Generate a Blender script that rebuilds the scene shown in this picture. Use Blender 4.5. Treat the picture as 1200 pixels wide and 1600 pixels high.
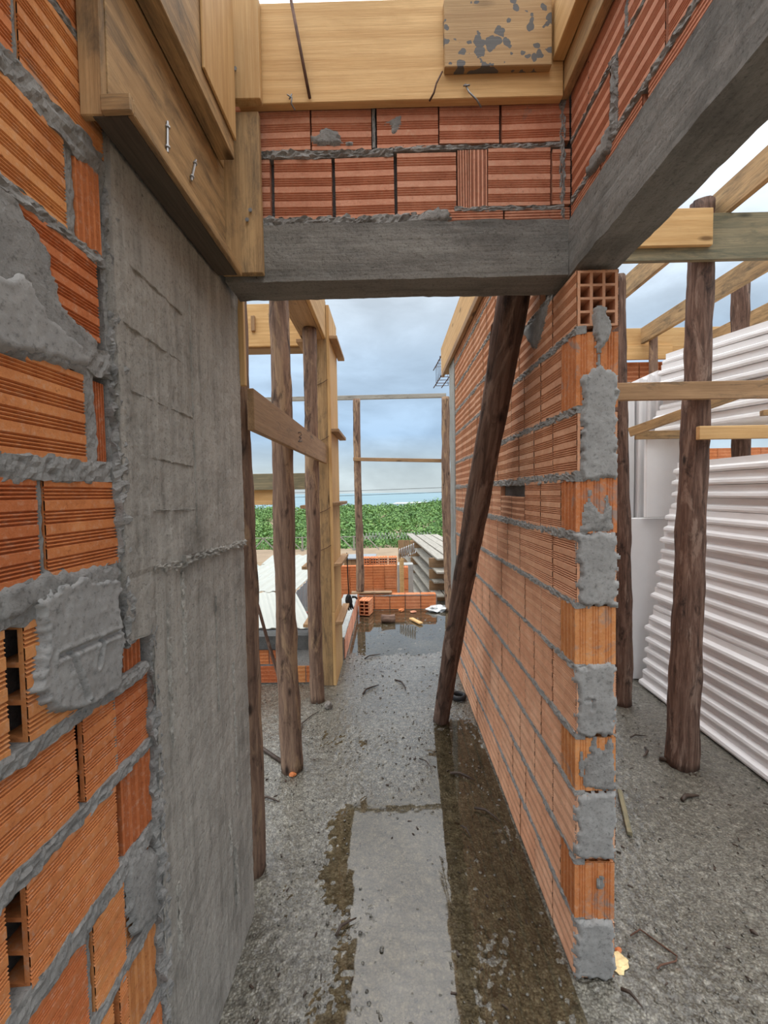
import bpy, bmesh, math, random
import numpy as np
from mathutils import Vector, Matrix, noise as mnoise

random.seed(7)
for o in list(bpy.data.objects):
    bpy.data.objects.remove(o, do_unlink=True)
scene = bpy.context.scene
col = scene.collection

# ------------------------------------------------------------------ camera
FPX = 690.0
PITCH, YAW, ROLL, EYE = math.atan(30 / FPX), math.atan(8 / FPX), -0.0165, 1.55
cam_rot = Matrix.Rotation(YAW, 3, 'Z') @ Matrix.Rotation(math.pi / 2 - PITCH, 3, 'X') @ Matrix.Rotation(ROLL, 3, 'Z')
cam_data = bpy.data.cameras.new('camera')
cam_data.sensor_fit = 'VERTICAL'
cam_data.sensor_height = 36.0
cam_data.sensor_width = 27.0
cam_data.lens = FPX / 1600 * 36.0
cam_data.clip_start = 0.02
cam_data.clip_end = 20000
cam = bpy.data.objects.new('camera', cam_data)
col.objects.link(cam)
cam.matrix_world = Matrix.Translation((0, 0, EYE)) @ cam_rot.to_4x4()
scene.camera = cam
CAM = Vector((0, 0, EYE))

# ------------------------------------------------------------------ sky, sun, exposure
scene.view_settings.view_transform = 'Standard'
scene.view_settings.look = 'None'
scene.view_settings.gamma = 1.0
scene.view_settings.use_curve_mapping = False
scene.view_settings.exposure = 0.0
SKY_STRENGTH = 1.0
SUN_STRENGTH = 0.6
SUN_ANGLE = math.radians(75)

world = bpy.data.worlds.new('overcast_sky')
scene.world = world
world.use_nodes = True
wt = world.node_tree
wt.nodes.clear()

def nd(tree, kind, **kw):
    n = tree.nodes.new(kind)
    for k, v in kw.items():
        if k.startswith('i_'):
            key = k[2:].replace('_', ' ')
            n.inputs[key].default_value = v
        else:
            setattr(n, k, v)
    return n

def ramp(tree, stops, interp='LINEAR'):
    r = tree.nodes.new('ShaderNodeValToRGB')
    r.color_ramp.interpolation = interp
    els = r.color_ramp.elements
    while len(els) < len(stops):
        els.new(0.5)
    for e, (p, c) in zip(els, stops):
        e.position = p
        e.color = (c, c, c, 1) if isinstance(c, (int, float)) else (*c, 1)
    return r

def build_sky():
    L = wt.links.new
    tc = nd(wt, 'ShaderNodeTexCoord')
    sep = nd(wt, 'ShaderNodeSeparateXYZ')
    L(tc.outputs['Generated'], sep.inputs[0])
    # overcast sky: brighter towards the zenith, a pale band at the horizon
    base = ramp(wt, [(0.0, (0.58, 0.66, 0.68)), (0.05, (0.56, 0.66, 0.70)), (0.13, (0.38, 0.54, 0.73)),
                     (0.28, (0.48, 0.62, 0.78)), (0.42, (0.68, 0.77, 0.86)), (0.56, (1.15, 1.20, 1.24)), (0.72, (2.5, 2.52, 2.55)), (1.0, (3.3, 3.3, 3.3))])
    L(sep.outputs['Z'], base.inputs[0])
    # clouds: noise on a flattened dome
    mp = nd(wt, 'ShaderNodeMapping')
    mp.inputs['Scale'].default_value = (2.2, 2.2, 5.0)
    L(tc.outputs['Generated'], mp.inputs[0])
    n1 = nd(wt, 'ShaderNodeTexNoise', i_Scale=1.7, i_Detail=7.0, i_Roughness=0.55, i_Distortion=0.35)
    L(mp.outputs[0], n1.inputs['Vector'])
    cr = ramp(wt, [(0.36, 0.90), (0.5, 1.06), (0.66, 1.32)])
    L(n1.outputs['Fac'], cr.inputs[0])
    mul = nd(wt, 'ShaderNodeMix', data_type='RGBA', blend_type='MULTIPLY')
    mul.inputs[0].default_value = 1.0
    L(base.outputs[0], mul.inputs[6])
    L(cr.outputs[0], mul.inputs[7])
    bg = nd(wt, 'ShaderNodeBackground')
    bg.inputs['Strength'].default_value = SKY_STRENGTH
    L(mul.outputs[2], bg.inputs['Color'])
    out = nd(wt, 'ShaderNodeOutputWorld')
    L(bg.outputs[0], out.inputs[0])
build_sky()

sun_data = bpy.data.lights.new('veiled_sun', 'SUN')
sun_data.energy = SUN_STRENGTH
sun_data.angle = SUN_ANGLE
sun_data.color = (1.0, 0.97, 0.93)
sun = bpy.data.objects.new('veiled_sun', sun_data)
col.objects.link(sun)
sun.rotation_euler = Vector((0.30, 0.42, -0.85)).to_track_quat('-Z', 'Y').to_euler()
sun.location = (-2, -3, 8)

# ------------------------------------------------------------------ picture -> place
def ray(px, py):
    return cam_rot @ Vector(((px - 600) / FPX, -(py - 800) / FPX, -1.0))
def at_y(px, py, y):
    d = ray(px, py); return CAM + d * (y / d.y)
def at_x(px, py, x):
    d = ray(px, py); return CAM + d * (x / d.x)
def at_z(px, py, z=0.0):
    d = ray(px, py); return CAM + d * ((z - EYE) / d.z)

# ------------------------------------------------------------------ material helpers
def mat_base(name):
    m = bpy.data.materials.new(name)
    m.use_nodes = True
    t = m.node_tree
    b = t.nodes['Principled BSDF']
    return m, t, b, t.links.new

def mixc(t, fac, a, b, mode='MIX'):
    n = nd(t, 'ShaderNodeMix', data_type='RGBA', blend_type=mode)
    for sock, v in ((0, fac), (6, a), (7, b)):
        if isinstance(v, (int, float)):
            n.inputs[sock].default_value = v
        elif isinstance(v, tuple):
            n.inputs[sock].default_value = (*v, 1)
        else:
            t.links.new(v, n.inputs[sock])
    return n.outputs[2]

def tnoise(t, vec, scale, detail=5.0, rough=0.55, dist=0.0):
    n = nd(t, 'ShaderNodeTexNoise', i_Scale=scale, i_Detail=detail, i_Roughness=rough, i_Distortion=dist)
    if vec is not None:
        t.links.new(vec, n.inputs['Vector'])
    return n.outputs['Fac']

def tmap(t, vec, scale=(1, 1, 1), loc=None):
    n = nd(t, 'ShaderNodeMapping')
    n.inputs['Scale'].default_value = scale
    t.links.new(vec, n.inputs[0])
    if loc is not None:
        t.links.new(loc, n.inputs['Location'])
    return n.outputs[0]

def tramp(t, fac, stops, interp='LINEAR'):
    r = ramp(t, stops, interp)
    t.links.new(fac, r.inputs[0])
    return r.outputs[0]

def bump(t, b, h, strength=0.4, dist=0.01):
    n = nd(t, 'ShaderNodeBump', i_Strength=strength, i_Distance=dist)
    t.links.new(h, n.inputs['Height'])
    t.links.new(n.outputs[0], b.inputs['Normal'])

def objrand(t):
    return nd(t, 'ShaderNodeObjectInfo').outputs['Random']

def offset_by_object(t):
    o = nd(t, 'ShaderNodeObjectInfo')
    c = nd(t, 'ShaderNodeCombineXYZ')
    m = nd(t, 'ShaderNodeMath', operation='MULTIPLY'); m.inputs[1].default_value = 53.0
    t.links.new(o.outputs['Random'], m.inputs[0])
    for i in range(3):
        t.links.new(m.outputs[0], c.inputs[i])
    return c.outputs[0]

def m_brick(name, c1, c2, c3, smear=0.62, rough=0.75):
    m, t, b, L = mat_base(name)
    pos = nd(t, 'ShaderNodeNewGeometry').outputs['Position']
    tone = tramp(t, objrand(t), [(0, c1), (0.5, c2), (1, c3)])
    n = tnoise(t, pos, 9, 8, 0.68, 0.3)
    c = mixc(t, tramp(t, n, [(0.38, 0.0), (0.72, 0.7)]), tone, tuple(x * k for x, k in zip(c2, (0.66, 0.55, 0.5))))
    c = mixc(t, tramp(t, n, [(0.25, 0.45), (0.42, 0.0)]), c, tuple(min(0.8, x * k) for x, k in zip(c3, (1.12, 1.25, 1.4))))
    n2 = tnoise(t, pos, 75, 5, 0.7)
    c = mixc(t, tramp(t, n2, [(0.52, 0.0), (0.72, 0.5)]), c, (0.62, 0.42, 0.29))
    c = mixc(t, tramp(t, n2, [(0.28, 0.7), (0.42, 0.0)]), c, tuple(x * 0.5 for x in c1))
    s = tnoise(t, pos, 6.5, 10, 0.72, 0.8)          # dried mortar smeared over the faces
    c = mixc(t, tramp(t, s, [(smear - 0.03, 0.0), (smear + 0.06, 0.8)]), c, (0.27, 0.25, 0.23))
    L(c, b.inputs['Base Color'])
    b.inputs['Roughness'].default_value = rough
    b.inputs['Specular IOR Level'].default_value = 0.25
    bump(t, b, tnoise(t, pos, 150, 6, 0.7), 0.55, 0.003)
    return m
def m_mortar(name, c1, c2, scale=30, bs=0.7, rough=0.85):
    m, t, b, L = mat_base(name)
    pos = nd(t, 'ShaderNodeNewGeometry').outputs['Position']
    n = tnoise(t, pos, scale * 0.35, 10, 0.72, 0.4)
    c = tramp(t, n, [(0.30, c1), (0.5, tuple((x + y) / 2 for x, y in zip(c1, c2))), (0.70, c2)])
    n2 = tnoise(t, pos, scale * 4, 6, 0.75)
    c = mixc(t, tramp(t, n2, [(0.32, 0.75), (0.47, 0.0)]), c, tuple(x * 0.42 for x in c1))
    c = mixc(t, tramp(t, n2, [(0.58, 0.0), (0.75, 0.5)]), c, tuple(min(1, x * 1.35) for x in c2))
    L(c, b.inputs['Base Color'])
    b.inputs['Roughness'].default_value = rough
    b.inputs['Specular IOR Level'].default_value = 0.2
    add = nd(t, 'ShaderNodeMath', operation='ADD')
    L(tnoise(t, pos, scale * 3, 8, 0.75), add.inputs[0]); L(n, add.inputs[1])
    bump(t, b, add.outputs[0], bs, 0.010)
    return m
def m_concrete(name, dark, mid, light, streak='Z', rough=0.8):
    m, t, b, L = mat_base(name)
    pos = nd(t, 'ShaderNodeNewGeometry').outputs['Position']
    sc = {'Z': (22, 22, 1.1), 'X': (1.1, 22, 22), 'Y': (22, 1.1, 22)}[streak]
    n = tnoise(t, tmap(t, pos, sc), 1.6, 9, 0.68, 0.2)
    big = tnoise(t, pos, 4.5, 9, 0.66, 0.5)
    c = tramp(t, n, [(0.30, dark), (0.48, mid), (0.70, light)])
    c = mixc(t, tramp(t, big, [(0.42, 0.0), (0.66, 0.65)]), c, light)
    c = mixc(t, tramp(t, big, [(0.28, 0.75), (0.44, 0.0)]), c, tuple(x * 0.8 for x in dark))
    grit = tnoise(t, pos, 120, 6, 0.75)
    c = mixc(t, tramp(t, grit, [(0.33, 0.6), (0.47, 0.0)]), c, tuple(x * 0.45 for x in dark))
    c = mixc(t, tramp(t, grit, [(0.58, 0.0), (0.75, 0.5)]), c, tuple(min(1, x * 1.3) for x in light))
    pit = tnoise(t, pos, 48, 5, 0.65)
    c = mixc(t, tramp(t, pit, [(0.27, 0.85), (0.34, 0.0)]), c, tuple(x * 0.35 for x in dark))
    L(c, b.inputs['Base Color'])
    b.inputs['Roughness'].default_value = rough
    b.inputs['Specular IOR Level'].default_value = 0.25
    add = nd(t, 'ShaderNodeMath', operation='ADD')
    L(tnoise(t, pos, 60, 8, 0.75), add.inputs[0]); L(n, add.inputs[1])
    bump(t, b, add.outputs[0], 0.8, 0.009)
    return m
def m_wood(name, pale, mid, dark, grain=1.0, stain=0.0, stain_col=(0.07, 0.06, 0.045), rough=0.65, spots=0.0):
    m, t, b, L = mat_base(name)
    ob = nd(t, 'ShaderNodeTexCoord').outputs['Object']
    off = offset_by_object(t)
    v = tmap(t, ob, (0.9, 11, 11), off)
    ring = nd(t, 'ShaderNodeTexWave', wave_type='RINGS', rings_direction='X', i_Scale=0.55, i_Distortion=9.0, i_Detail=4.0)
    ring.inputs['Detail Scale'].default_value = 0.9
    L(v, ring.inputs['Vector'])
    band = tnoise(t, tmap(t, ob, (1.3, 45, 45), off), 1.0, 6, 0.65, 0.3)
    fine = tnoise(t, tmap(t, ob, (7, 210, 210), off), 1.0, 4, 0.65)
    c = tramp(t, band, [(0.32, mid), (0.55, pale), (0.72, tuple(min(1, x * 1.12) for x in pale))])
    c = mixc(t, tramp(t, ring.outputs['Fac'], [(0.55, 0.0), (0.95, 0.45)]), c, mid)
    c = mixc(t, tramp(t, fine, [(0.42, 0.0), (0.72, 0.5 * grain)]), c, dark)
    blot = tnoise(t, tmap(t, ob, (3.5, 9, 9), off), 1.0, 9, 0.68, 0.4)
    c = mixc(t, tramp(t, blot, [(0.47, 0.0), (0.72, 0.6)]), c, tuple(0.6 * x + 0.4 * y for x, y in zip(mid, dark)))
    if stain > 0:
        sn = tnoise(t, tmap(t, ob, (4, 16, 16), off), 1.3, 10, 0.74, 0.4)
        c = mixc(t, tramp(t, sn, [(0.60 - stain * 0.22, 0.0), (0.72, 0.9)]), c, stain_col)
    k = nd(t, 'ShaderNodeTexVoronoi', i_Scale=1.0)
    L(tmap(t, ob, (2.3, 7.5, 7.5), off), k.inputs['Vector'])
    c = mixc(t, tramp(t, k.outputs['Distance'], [(0.05, 0.9), (0.12, 0.0)]), c, tuple(x * 0.5 for x in dark))
    if spots > 0:
        wob = nd(t, 'ShaderNodeTexNoise', i_Scale=30.0, i_Detail=4.0)
        L(ob, wob.inputs['Vector'])
        vm = nd(t, 'ShaderNodeVectorMath', operation='MULTIPLY_ADD'); vm.inputs[1].default_value = (.03, .03, .03)
        L(wob.outputs['Color'], vm.inputs[0]); L(ob, vm.inputs[2])
        k2 = nd(t, 'ShaderNodeTexVoronoi', i_Scale=36.0)
        L(vm.outputs[0], k2.inputs['Vector'])
        gate = tnoise(t, ob, 8, 3, 0.6)
        gm = nd(t, 'ShaderNodeMapRange'); gm.inputs[1].default_value = 0.42; gm.inputs[2].default_value = 0.7; gm.inputs[4].default_value = spots
        L(gate, gm.inputs[0])
        sm = nd(t, 'ShaderNodeMath', operation='LESS_THAN'); L(k2.outputs['Distance'], sm.inputs[0]); L(gm.outputs[0], sm.inputs[1])
        c = mixc(t, sm.outputs[0], c, (0.13, 0.125, 0.12))
    hs = nd(t, 'ShaderNodeHueSaturation')
    mr = nd(t, 'ShaderNodeMapRange'); mr.inputs[3].default_value = 0.86; mr.inputs[4].default_value = 1.10
    L(objrand(t), mr.inputs[0]); L(mr.outputs[0], hs.inputs['Value']); L(c, hs.inputs['Color'])
    L(hs.outputs[0], b.inputs['Base Color'])
    b.inputs['Roughness'].default_value = rough
    b.inputs['Specular IOR Level'].default_value = 0.25
    bump(t, b, fine, 0.4, 0.002)
    return m
def m_bark(name, dark, mid, pale, bare, amount=0.5):
    m, t, b, L = mat_base(name)
    ob = nd(t, 'ShaderNodeTexCoord').outputs['Object']
    off = offset_by_object(t)
    n = tnoise(t, tmap(t, ob, (46, 46, 4.0), off), 1.0, 9, 0.72, 0.5)
    c = tramp(t, n, [(0.33, dark), (0.5, mid), (0.66, pale)])
    n2 = tnoise(t, tmap(t, ob, (11, 11, 2.6), off), 1.0, 8, 0.66, 0.8)
    c = mixc(t, tramp(t, n2, [(0.62 - amount * 0.2, 0.0), (0.66 - amount * 0.12, 0.75)]), c, bare)
    n3 = tnoise(t, tmap(t, ob, (9, 9, 3.2), off), 1.7, 7, 0.66, 0.6)
    c = mixc(t, tramp(t, n3, [(0.34, 0.9), (0.46, 0.0)]), c, tuple(x * 0.45 for x in dark))
    k = nd(t, 'ShaderNodeTexVoronoi', i_Scale=1.0)
    L(tmap(t, ob, (9, 9, 4), off), k.inputs['Vector'])
    c = mixc(t, tramp(t, k.outputs['Distance'], [(0.06, 0.9), (0.14, 0.0)]), c, tuple(x * 0.3 for x in dark))
    L(c, b.inputs['Base Color'])
    b.inputs['Roughness'].default_value = 0.7
    b.inputs['Specular IOR Level'].default_value = 0.3
    add = nd(t, 'ShaderNodeMath', operation='ADD')
    L(n, add.inputs[0]); L(n2, add.inputs[1])
    bump(t, b, add.outputs[0], 1.0, 0.014)
    return m
def m_plain(name, c, rough=0.6, metal=0.0, var=0.15, nscale=12, spec=0.4, bs=0.15):
    m, t, b, L = mat_base(name)
    pos = nd(t, 'ShaderNodeNewGeometry').outputs['Position']
    n = tnoise(t, pos, nscale, 5, 0.6)
    L(tramp(t, n, [(0.3, tuple(max(0, x * (1 - var)) for x in c)), (0.7, tuple(min(1, x * (1 + var)) for x in c))]), b.inputs['Base Color'])
    b.inputs['Roughness'].default_value = rough
    b.inputs['Metallic'].default_value = metal
    b.inputs['Specular IOR Level'].default_value = spec
    if bs:
        bump(t, b, tnoise(t, pos, nscale * 6, 4, 0.6), bs, 0.002)
    return m

M = {}
M['brick'] = m_brick('terracotta_warm', (0.48, 0.125, 0.045), (0.60, 0.21, 0.07), (0.68, 0.31, 0.11), 0.66)
M['brick_tan'] = m_brick('terracotta_tan', (0.66, 0.335, 0.195), (0.69, 0.375, 0.225), (0.71, 0.41, 0.26), 0.68)
M['brick_red'] = m_brick('terracotta_rose', (0.60, 0.26, 0.155), (0.64, 0.30, 0.19), (0.66, 0.33, 0.215), 0.69)
M['brick_end'] = m_brick('terracotta_end', (0.58, 0.20, 0.07), (0.62, 0.24, 0.085), (0.66, 0.30, 0.11), 0.57)
M['brick_far'] = m_brick('terracotta_far', (0.62, 0.20, 0.07), (0.66, 0.24, 0.09), (0.66, 0.30, 0.16), 0.75)
M['mortar'] = m_mortar('mortar_grey', (0.20, 0.195, 0.185), (0.38, 0.37, 0.35))
M['mortar_smooth'] = m_mortar('mortar_troweled', (0.245, 0.24, 0.23), (0.36, 0.355, 0.34), 22, 0.3, 0.7)
M['core'] = m_mortar('mortar_core', (0.10, 0.095, 0.09), (0.16, 0.15, 0.145))
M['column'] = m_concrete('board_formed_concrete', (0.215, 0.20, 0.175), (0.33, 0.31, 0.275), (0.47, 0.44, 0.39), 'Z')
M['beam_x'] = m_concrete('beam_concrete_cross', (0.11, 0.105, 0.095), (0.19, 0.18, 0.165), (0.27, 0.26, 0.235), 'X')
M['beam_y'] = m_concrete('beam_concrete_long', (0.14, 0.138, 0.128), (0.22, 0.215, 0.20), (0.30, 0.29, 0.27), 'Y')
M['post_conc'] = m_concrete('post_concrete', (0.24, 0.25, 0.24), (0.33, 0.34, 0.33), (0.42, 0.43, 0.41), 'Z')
M['pine'] = m_wood('pine_fresh', (0.68, 0.44, 0.20), (0.55, 0.32, 0.125), (0.33, 0.17, 0.06), 0.6)
M['pine_used'] = m_wood('pine_used', (0.52, 0.34, 0.165), (0.41, 0.255, 0.12), (0.18, 0.105, 0.05), 1.0, 0.62)
M['form_shade_stain'] = m_wood('form_board_shade_stain', (0.10, 0.08, 0.06), (0.07, 0.055, 0.042), (0.03, 0.025, 0.02), 1.0, 0.4)  # underside shade painted into the wood colour, with some wet concrete staining
M['pine_spot'] = m_wood('pine_splashed', (0.50, 0.33, 0.16), (0.42, 0.26, 0.12), (0.25, 0.14, 0.06), 0.8, 0.0, spots=0.95)
M['pine_dull'] = m_wood('pine_dull', (0.42, 0.26, 0.135), (0.32, 0.19, 0.095), (0.16, 0.09, 0.045), 0.9, 0.2)
M['pine_green'] = m_wood('pine_weathered', (0.33, 0.27, 0.16), (0.21, 0.19, 0.12), (0.09, 0.09, 0.065), 1.0, 0.55, (0.085, 0.10, 0.075))
M['plank_grey'] = m_wood('plank_grey', (0.40, 0.38, 0.33), (0.31, 0.29, 0.25), (0.14, 0.13, 0.11), 1.0, 0.3)
M['plywood'] = m_wood('plywood_brown', (0.36, 0.23, 0.125), (0.28, 0.17, 0.09), (0.14, 0.085, 0.05), 1.0, 0.3)
M['bark'] = m_bark('pole_peeled', (0.105, 0.062, 0.045), (0.235, 0.145, 0.10), (0.36, 0.235, 0.155), (0.44, 0.29, 0.17), 0.45)
M['bark_dark'] = m_bark('pole_dark', (0.055, 0.030, 0.022), (0.15, 0.085, 0.06), (0.27, 0.17, 0.125), (0.34, 0.235, 0.18), 0.3)
M['foam'] = m_plain('white_foam', (0.84, 0.83, 0.83), 0.55, 0, 0.03, 6, 0.4, 0.05)
M['white_metal'] = m_plain('white_sheet_metal', (0.42, 0.43, 0.385), 0.4, 0, 0.05, 3, 0.5, 0.0)
M['grey_sheet'] = m_plain('grey_green_sheet', (0.42, 0.45, 0.41), 0.5, 0, 0.2, 5, 0.4, 0.0)
M['zinc'] = m_plain('zinc_sheet', (0.30, 0.33, 0.36), 0.45, 0.3, 0.2, 5, 0.5, 0.0)
M['rust'] = m_plain('rusty_steel', (0.11, 0.055, 0.035), 0.7, 0.3, 0.4, 40, 0.4)
M['steel'] = m_plain('dull_steel', (0.23, 0.23, 0.23), 0.45, 0.6, 0.3, 40)
M['galv'] = m_plain('galvanised_wire', (0.42, 0.43, 0.44), 0.4, 0.6, 0.1, 40)
M['rubber'] = m_plain('black_rubber', (0.018, 0.018, 0.02), 0.5, 0, 0.3, 20)
M['cream'] = m_plain('cream_foam_lump', (0.80, 0.62, 0.33), 0.85, 0, 0.2, 40, 0.1, 0.5)
M['plastic'] = m_plain('white_plastic_film', (0.62, 0.64, 0.64), 0.3, 0, 0.15, 14, 0.5)
M['blue'] = m_plain('blue_plastic', (0.02, 0.07, 0.35), 0.4)
M['red_paint'] = m_plain('dull_red_paint', (0.22, 0.075, 0.06), 0.7)
M['dark_conc'] = m_mortar('dark_wet_concrete', (0.07, 0.07, 0.068), (0.13, 0.13, 0.125))
M['stone'] = m_plain('loose_stone', (0.17, 0.15, 0.13), 0.45, 0, 0.5, 25)
M['twig'] = m_plain('wet_twig', (0.05, 0.032, 0.022), 0.5, 0, 0.4, 40)
M['road'] = m_plain('pale_sand_road', (0.30, 0.23, 0.16), 0.9, 0, 0.15, 1.5, 0.2)
M['sand'] = m_plain('beach_sand', (0.55, 0.56, 0.55), 0.9, 0, 0.05, 1, 0.2, 0)
M['soil'] = m_plain('site_soil', (0.27, 0.20, 0.13), 0.95, 0, 0.3, 3, 0.2)
M['gap'] = m_plain('hole_shadow_clay', (0.12, 0.05, 0.025), 0.9)

def m_floor():
    m, t, b, L = mat_base('wet_rough_slab')
    pos = nd(t, 'ShaderNodeNewGeometry').outputs['Position']
    vor = nd(t, 'ShaderNodeTexVoronoi', i_Scale=105.0)
    L(pos, vor.inputs['Vector'])
    big = tnoise(t, pos, 2.6, 8, 0.62, 0.3)
    c = tramp(t, big, [(0.3, (0.115, 0.102, 0.072)), (0.52, (0.195, 0.182, 0.142)), (0.75, (0.27, 0.26, 0.22))])
    peb = nd(t, 'ShaderNodeSeparateColor'); L(vor.outputs['Color'], peb.inputs[0])
    c = mixc(t, tramp(t, peb.outputs[0], [(0.70, 0.0), (0.95, 0.5)]), c, (0.42, 0.40, 0.33))
    c = mixc(t, tramp(t, peb.outputs[1], [(0.72, 0.0), (0.95, 0.6)]), c, (0.07, 0.062, 0.05))
    c = mixc(t, tramp(t, vor.outputs['Distance'], [(0.35, 0.0), (0.62, 0.5)]), c, (0.08, 0.07, 0.052))
    fine = tnoise(t, pos, 90, 7, 0.75)
    c = mixc(t, tramp(t, fine, [(0.34, 0.85), (0.50, 0.0)]), c, (0.045, 0.038, 0.03))
    mid = tnoise(t, pos, 34, 6, 0.7, 0.5)
    c = mixc(t, tramp(t, mid, [(0.34, 0.9), (0.49, 0.0)]), c, (0.055, 0.048, 0.035))
    c = mixc(t, tramp(t, mid, [(0.54, 0.0), (0.68, 0.7)]), c, (0.37, 0.35, 0.29))
    rust = tnoise(t, pos, 7, 5, 0.6)
    c = mixc(t, tramp(t, rust, [(0.68, 0.0), (0.76, 0.5)]), c, (0.24, 0.12, 0.06))
    L(c, b.inputs['Base Color'])
    L(tramp(t, big, [(0.35, 0.28), (0.65, 0.5)]), b.inputs['Roughness'])
    b.inputs['Specular IOR Level'].default_value = 0.5
    b.inputs['Coat Weight'].default_value = 1.0
    b.inputs['Coat Roughness'].default_value = 0.10
    b.inputs['Coat IOR'].default_value = 1.5
    add = nd(t, 'ShaderNodeMath', operation='SUBTRACT')
    L(mid, add.inputs[0]); L(vor.outputs['Distance'], add.inputs[1])
    bump(t, b, add.outputs[0], 0.9, 0.010)
    cb = nd(t, 'ShaderNodeBump', i_Strength=0.6, i_Distance=0.008)
    L(tnoise(t, pos, 45, 3, 0.6), cb.inputs['Height'])
    L(cb.outputs[0], b.inputs['Coat Normal'])
    return m
M['floor'] = m_floor()

def m_water():
    m, t, b, L = mat_base('puddle_water')
    t.nodes.remove(b)
    fr = nd(t, 'ShaderNodeFresnel', i_IOR=1.33)
    tr = nd(t, 'ShaderNodeBsdfTransparent'); tr.inputs[0].default_value = (0.80, 0.74, 0.62, 1)
    gl = nd(t, 'ShaderNodeBsdfGlossy', i_Roughness=0.03)
    mx = nd(t, 'ShaderNodeMixShader')
    sc = nd(t, 'ShaderNodeMath', operation='MULTIPLY_ADD', use_clamp=True)
    sc.inputs[1].default_value = 1.8; sc.inputs[2].default_value = 0.045
    L(fr.outputs[0], sc.inputs[0]); L(sc.outputs[0], mx.inputs[0])
    L(tr.outputs[0], mx.inputs[1]); L(gl.outputs[0], mx.inputs[2])
    pos = nd(t, 'ShaderNodeNewGeometry').outputs['Position']
    bp = nd(t, 'ShaderNodeBump', i_Strength=0.05, i_Distance=0.01)
    L(tnoise(t, pos, 9, 2, 0.5), bp.inputs['Height'])
    L(bp.outputs[0], gl.inputs['Normal'])
    L(mx.outputs[0], t.nodes['Material Output'].inputs[0])
    return m
M['water'] = m_water()

def m_leaf():
    m, t, b, L = mat_base('scrub_leaves')
    g = nd(t, 'ShaderNodeNewGeometry')
    c = tramp(t, g.outputs['Random Per Island'], [(0, (0.055, 0.13, 0.03)), (0.5, (0.11, 0.24, 0.05)), (1, (0.20, 0.35, 0.085))])
    n = tnoise(t, g.outputs['Position'], 0.16, 4, 0.6)
    c = mixc(t, tramp(t, n, [(0.4, 0.0), (0.7, 0.6)]), c, (0.06, 0.15, 0.045))
    L(c, b.inputs['Base Color'])
    b.inputs['Roughness'].default_value = 0.7
    return m
M['leaf'] = m_leaf()

def m_sea():
    m, t, b, L = mat_base('sea_water')
    pos = nd(t, 'ShaderNodeNewGeometry').outputs['Position']
    n = tnoise(t, tmap(t, pos, (0.01, 0.05, 1)), 1.0, 5, 0.6)
    L(tramp(t, n, [(0.3, (0.12, 0.22, 0.27)), (0.7, (0.20, 0.31, 0.35))]), b.inputs['Base Color'])
    b.inputs['Roughness'].default_value = 0.55
    return m
M['sea'] = m_sea()

# ------------------------------------------------------------------ object helpers
def tag(o, label=None, cat=None, group=None, kind=None):
    if label: o['label'] = label
    if cat: o['category'] = cat
    if group: o['group'] = group
    if kind: o['kind'] = kind
    return o

def link(o, parent=None):
    col.objects.link(o)
    if parent is not None:
        o.parent = parent
        o.matrix_parent_inverse = parent.matrix_basis.inverted()
    return o

def thing(name, loc, label, cat, group=None):
    o = bpy.data.objects.new(name, None)
    o.empty_display_size = 0.1
    o.location = loc
    o.matrix_basis = Matrix.Translation(loc)
    col.objects.link(o)
    return tag(o, label, cat, group)

def mesh_from(name, verts, faces, mat, smooth=False):
    me = bpy.data.meshes.new(name)
    me.from_pydata([tuple(v) for v in verts], [], faces)
    me.materials.append(M[mat] if isinstance(mat, str) else mat)
    if smooth:
        me.polygons.foreach_set('use_smooth', [True] * len(me.polygons))
    me.update()
    return me

def mobj(name, me, parent=None, mtx=None):
    o = bpy.data.objects.new(name, me)
    if mtx is not None:
        o.matrix_basis = mtx
    return link(o, parent)

class MB:
    def __init__(s): s.v = []; s.f = []
    def add(s, verts, faces):
        n = len(s.v); s.v += [tuple(v) for v in verts]; s.f += [tuple(i + n for i in f) for f in faces]
    def box(s, lo, hi):
        x0, y0, z0 = lo; x1, y1, z1 = hi
        s.add([(x0,y0,z0),(x1,y0,z0),(x1,y1,z0),(x0,y1,z0),(x0,y0,z1),(x1,y0,z1),(x1,y1,z1),(x0,y1,z1)],
              [(0,3,2,1),(4,5,6,7),(0,1,5,4),(1,2,6,5),(2,3,7,6),(3,0,4,7)])
    def tube(s, pts, r, n=6, cap=True):
        pts = [Vector(p) for p in pts]
        up = Vector((0, 0, 1))
        rings = []
        for i, p in enumerate(pts):
            d = (pts[min(i + 1, len(pts) - 1)] - pts[max(i - 1, 0)]).normalized()
            a = d.cross(up if abs(d.z) < 0.95 else Vector((1, 0, 0))).normalized()
            b2 = d.cross(a)
            rr = r[i] if isinstance(r, (list, tuple)) else r
            rings.append([p + (a * math.cos(2*math.pi*k/n) + b2 * math.sin(2*math.pi*k/n)) * rr for k in range(n)])
        vs = [v for rg in rings for v in rg]
        fs = []
        for i in range(len(rings) - 1):
            for k in range(n):
                fs.append((i*n+k, i*n+(k+1) % n, (i+1)*n+(k+1) % n, (i+1)*n+k))
        if cap:
            fs.append(tuple(range(n))[::-1]); fs.append(tuple((len(rings)-1)*n + k for k in range(n)))
        s.add(vs, fs)
    def build(s, name, mat, parent=None, smooth=False, mtx=None):
        return mobj(name, mesh_from(name, s.v, s.f, mat, smooth), parent, mtx)

def N3(p, f, seed=0.0):
    return mnoise.noise(Vector((p[0] * f + seed, p[1] * f + seed * 1.7, p[2] * f - seed)))
def NF(p, f, seed=0.0):
    return N3(p, f, seed) + 0.5 * N3(p, f * 2.1, seed + 5) + 0.25 * N3(p, f * 4.3, seed + 9)

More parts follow.
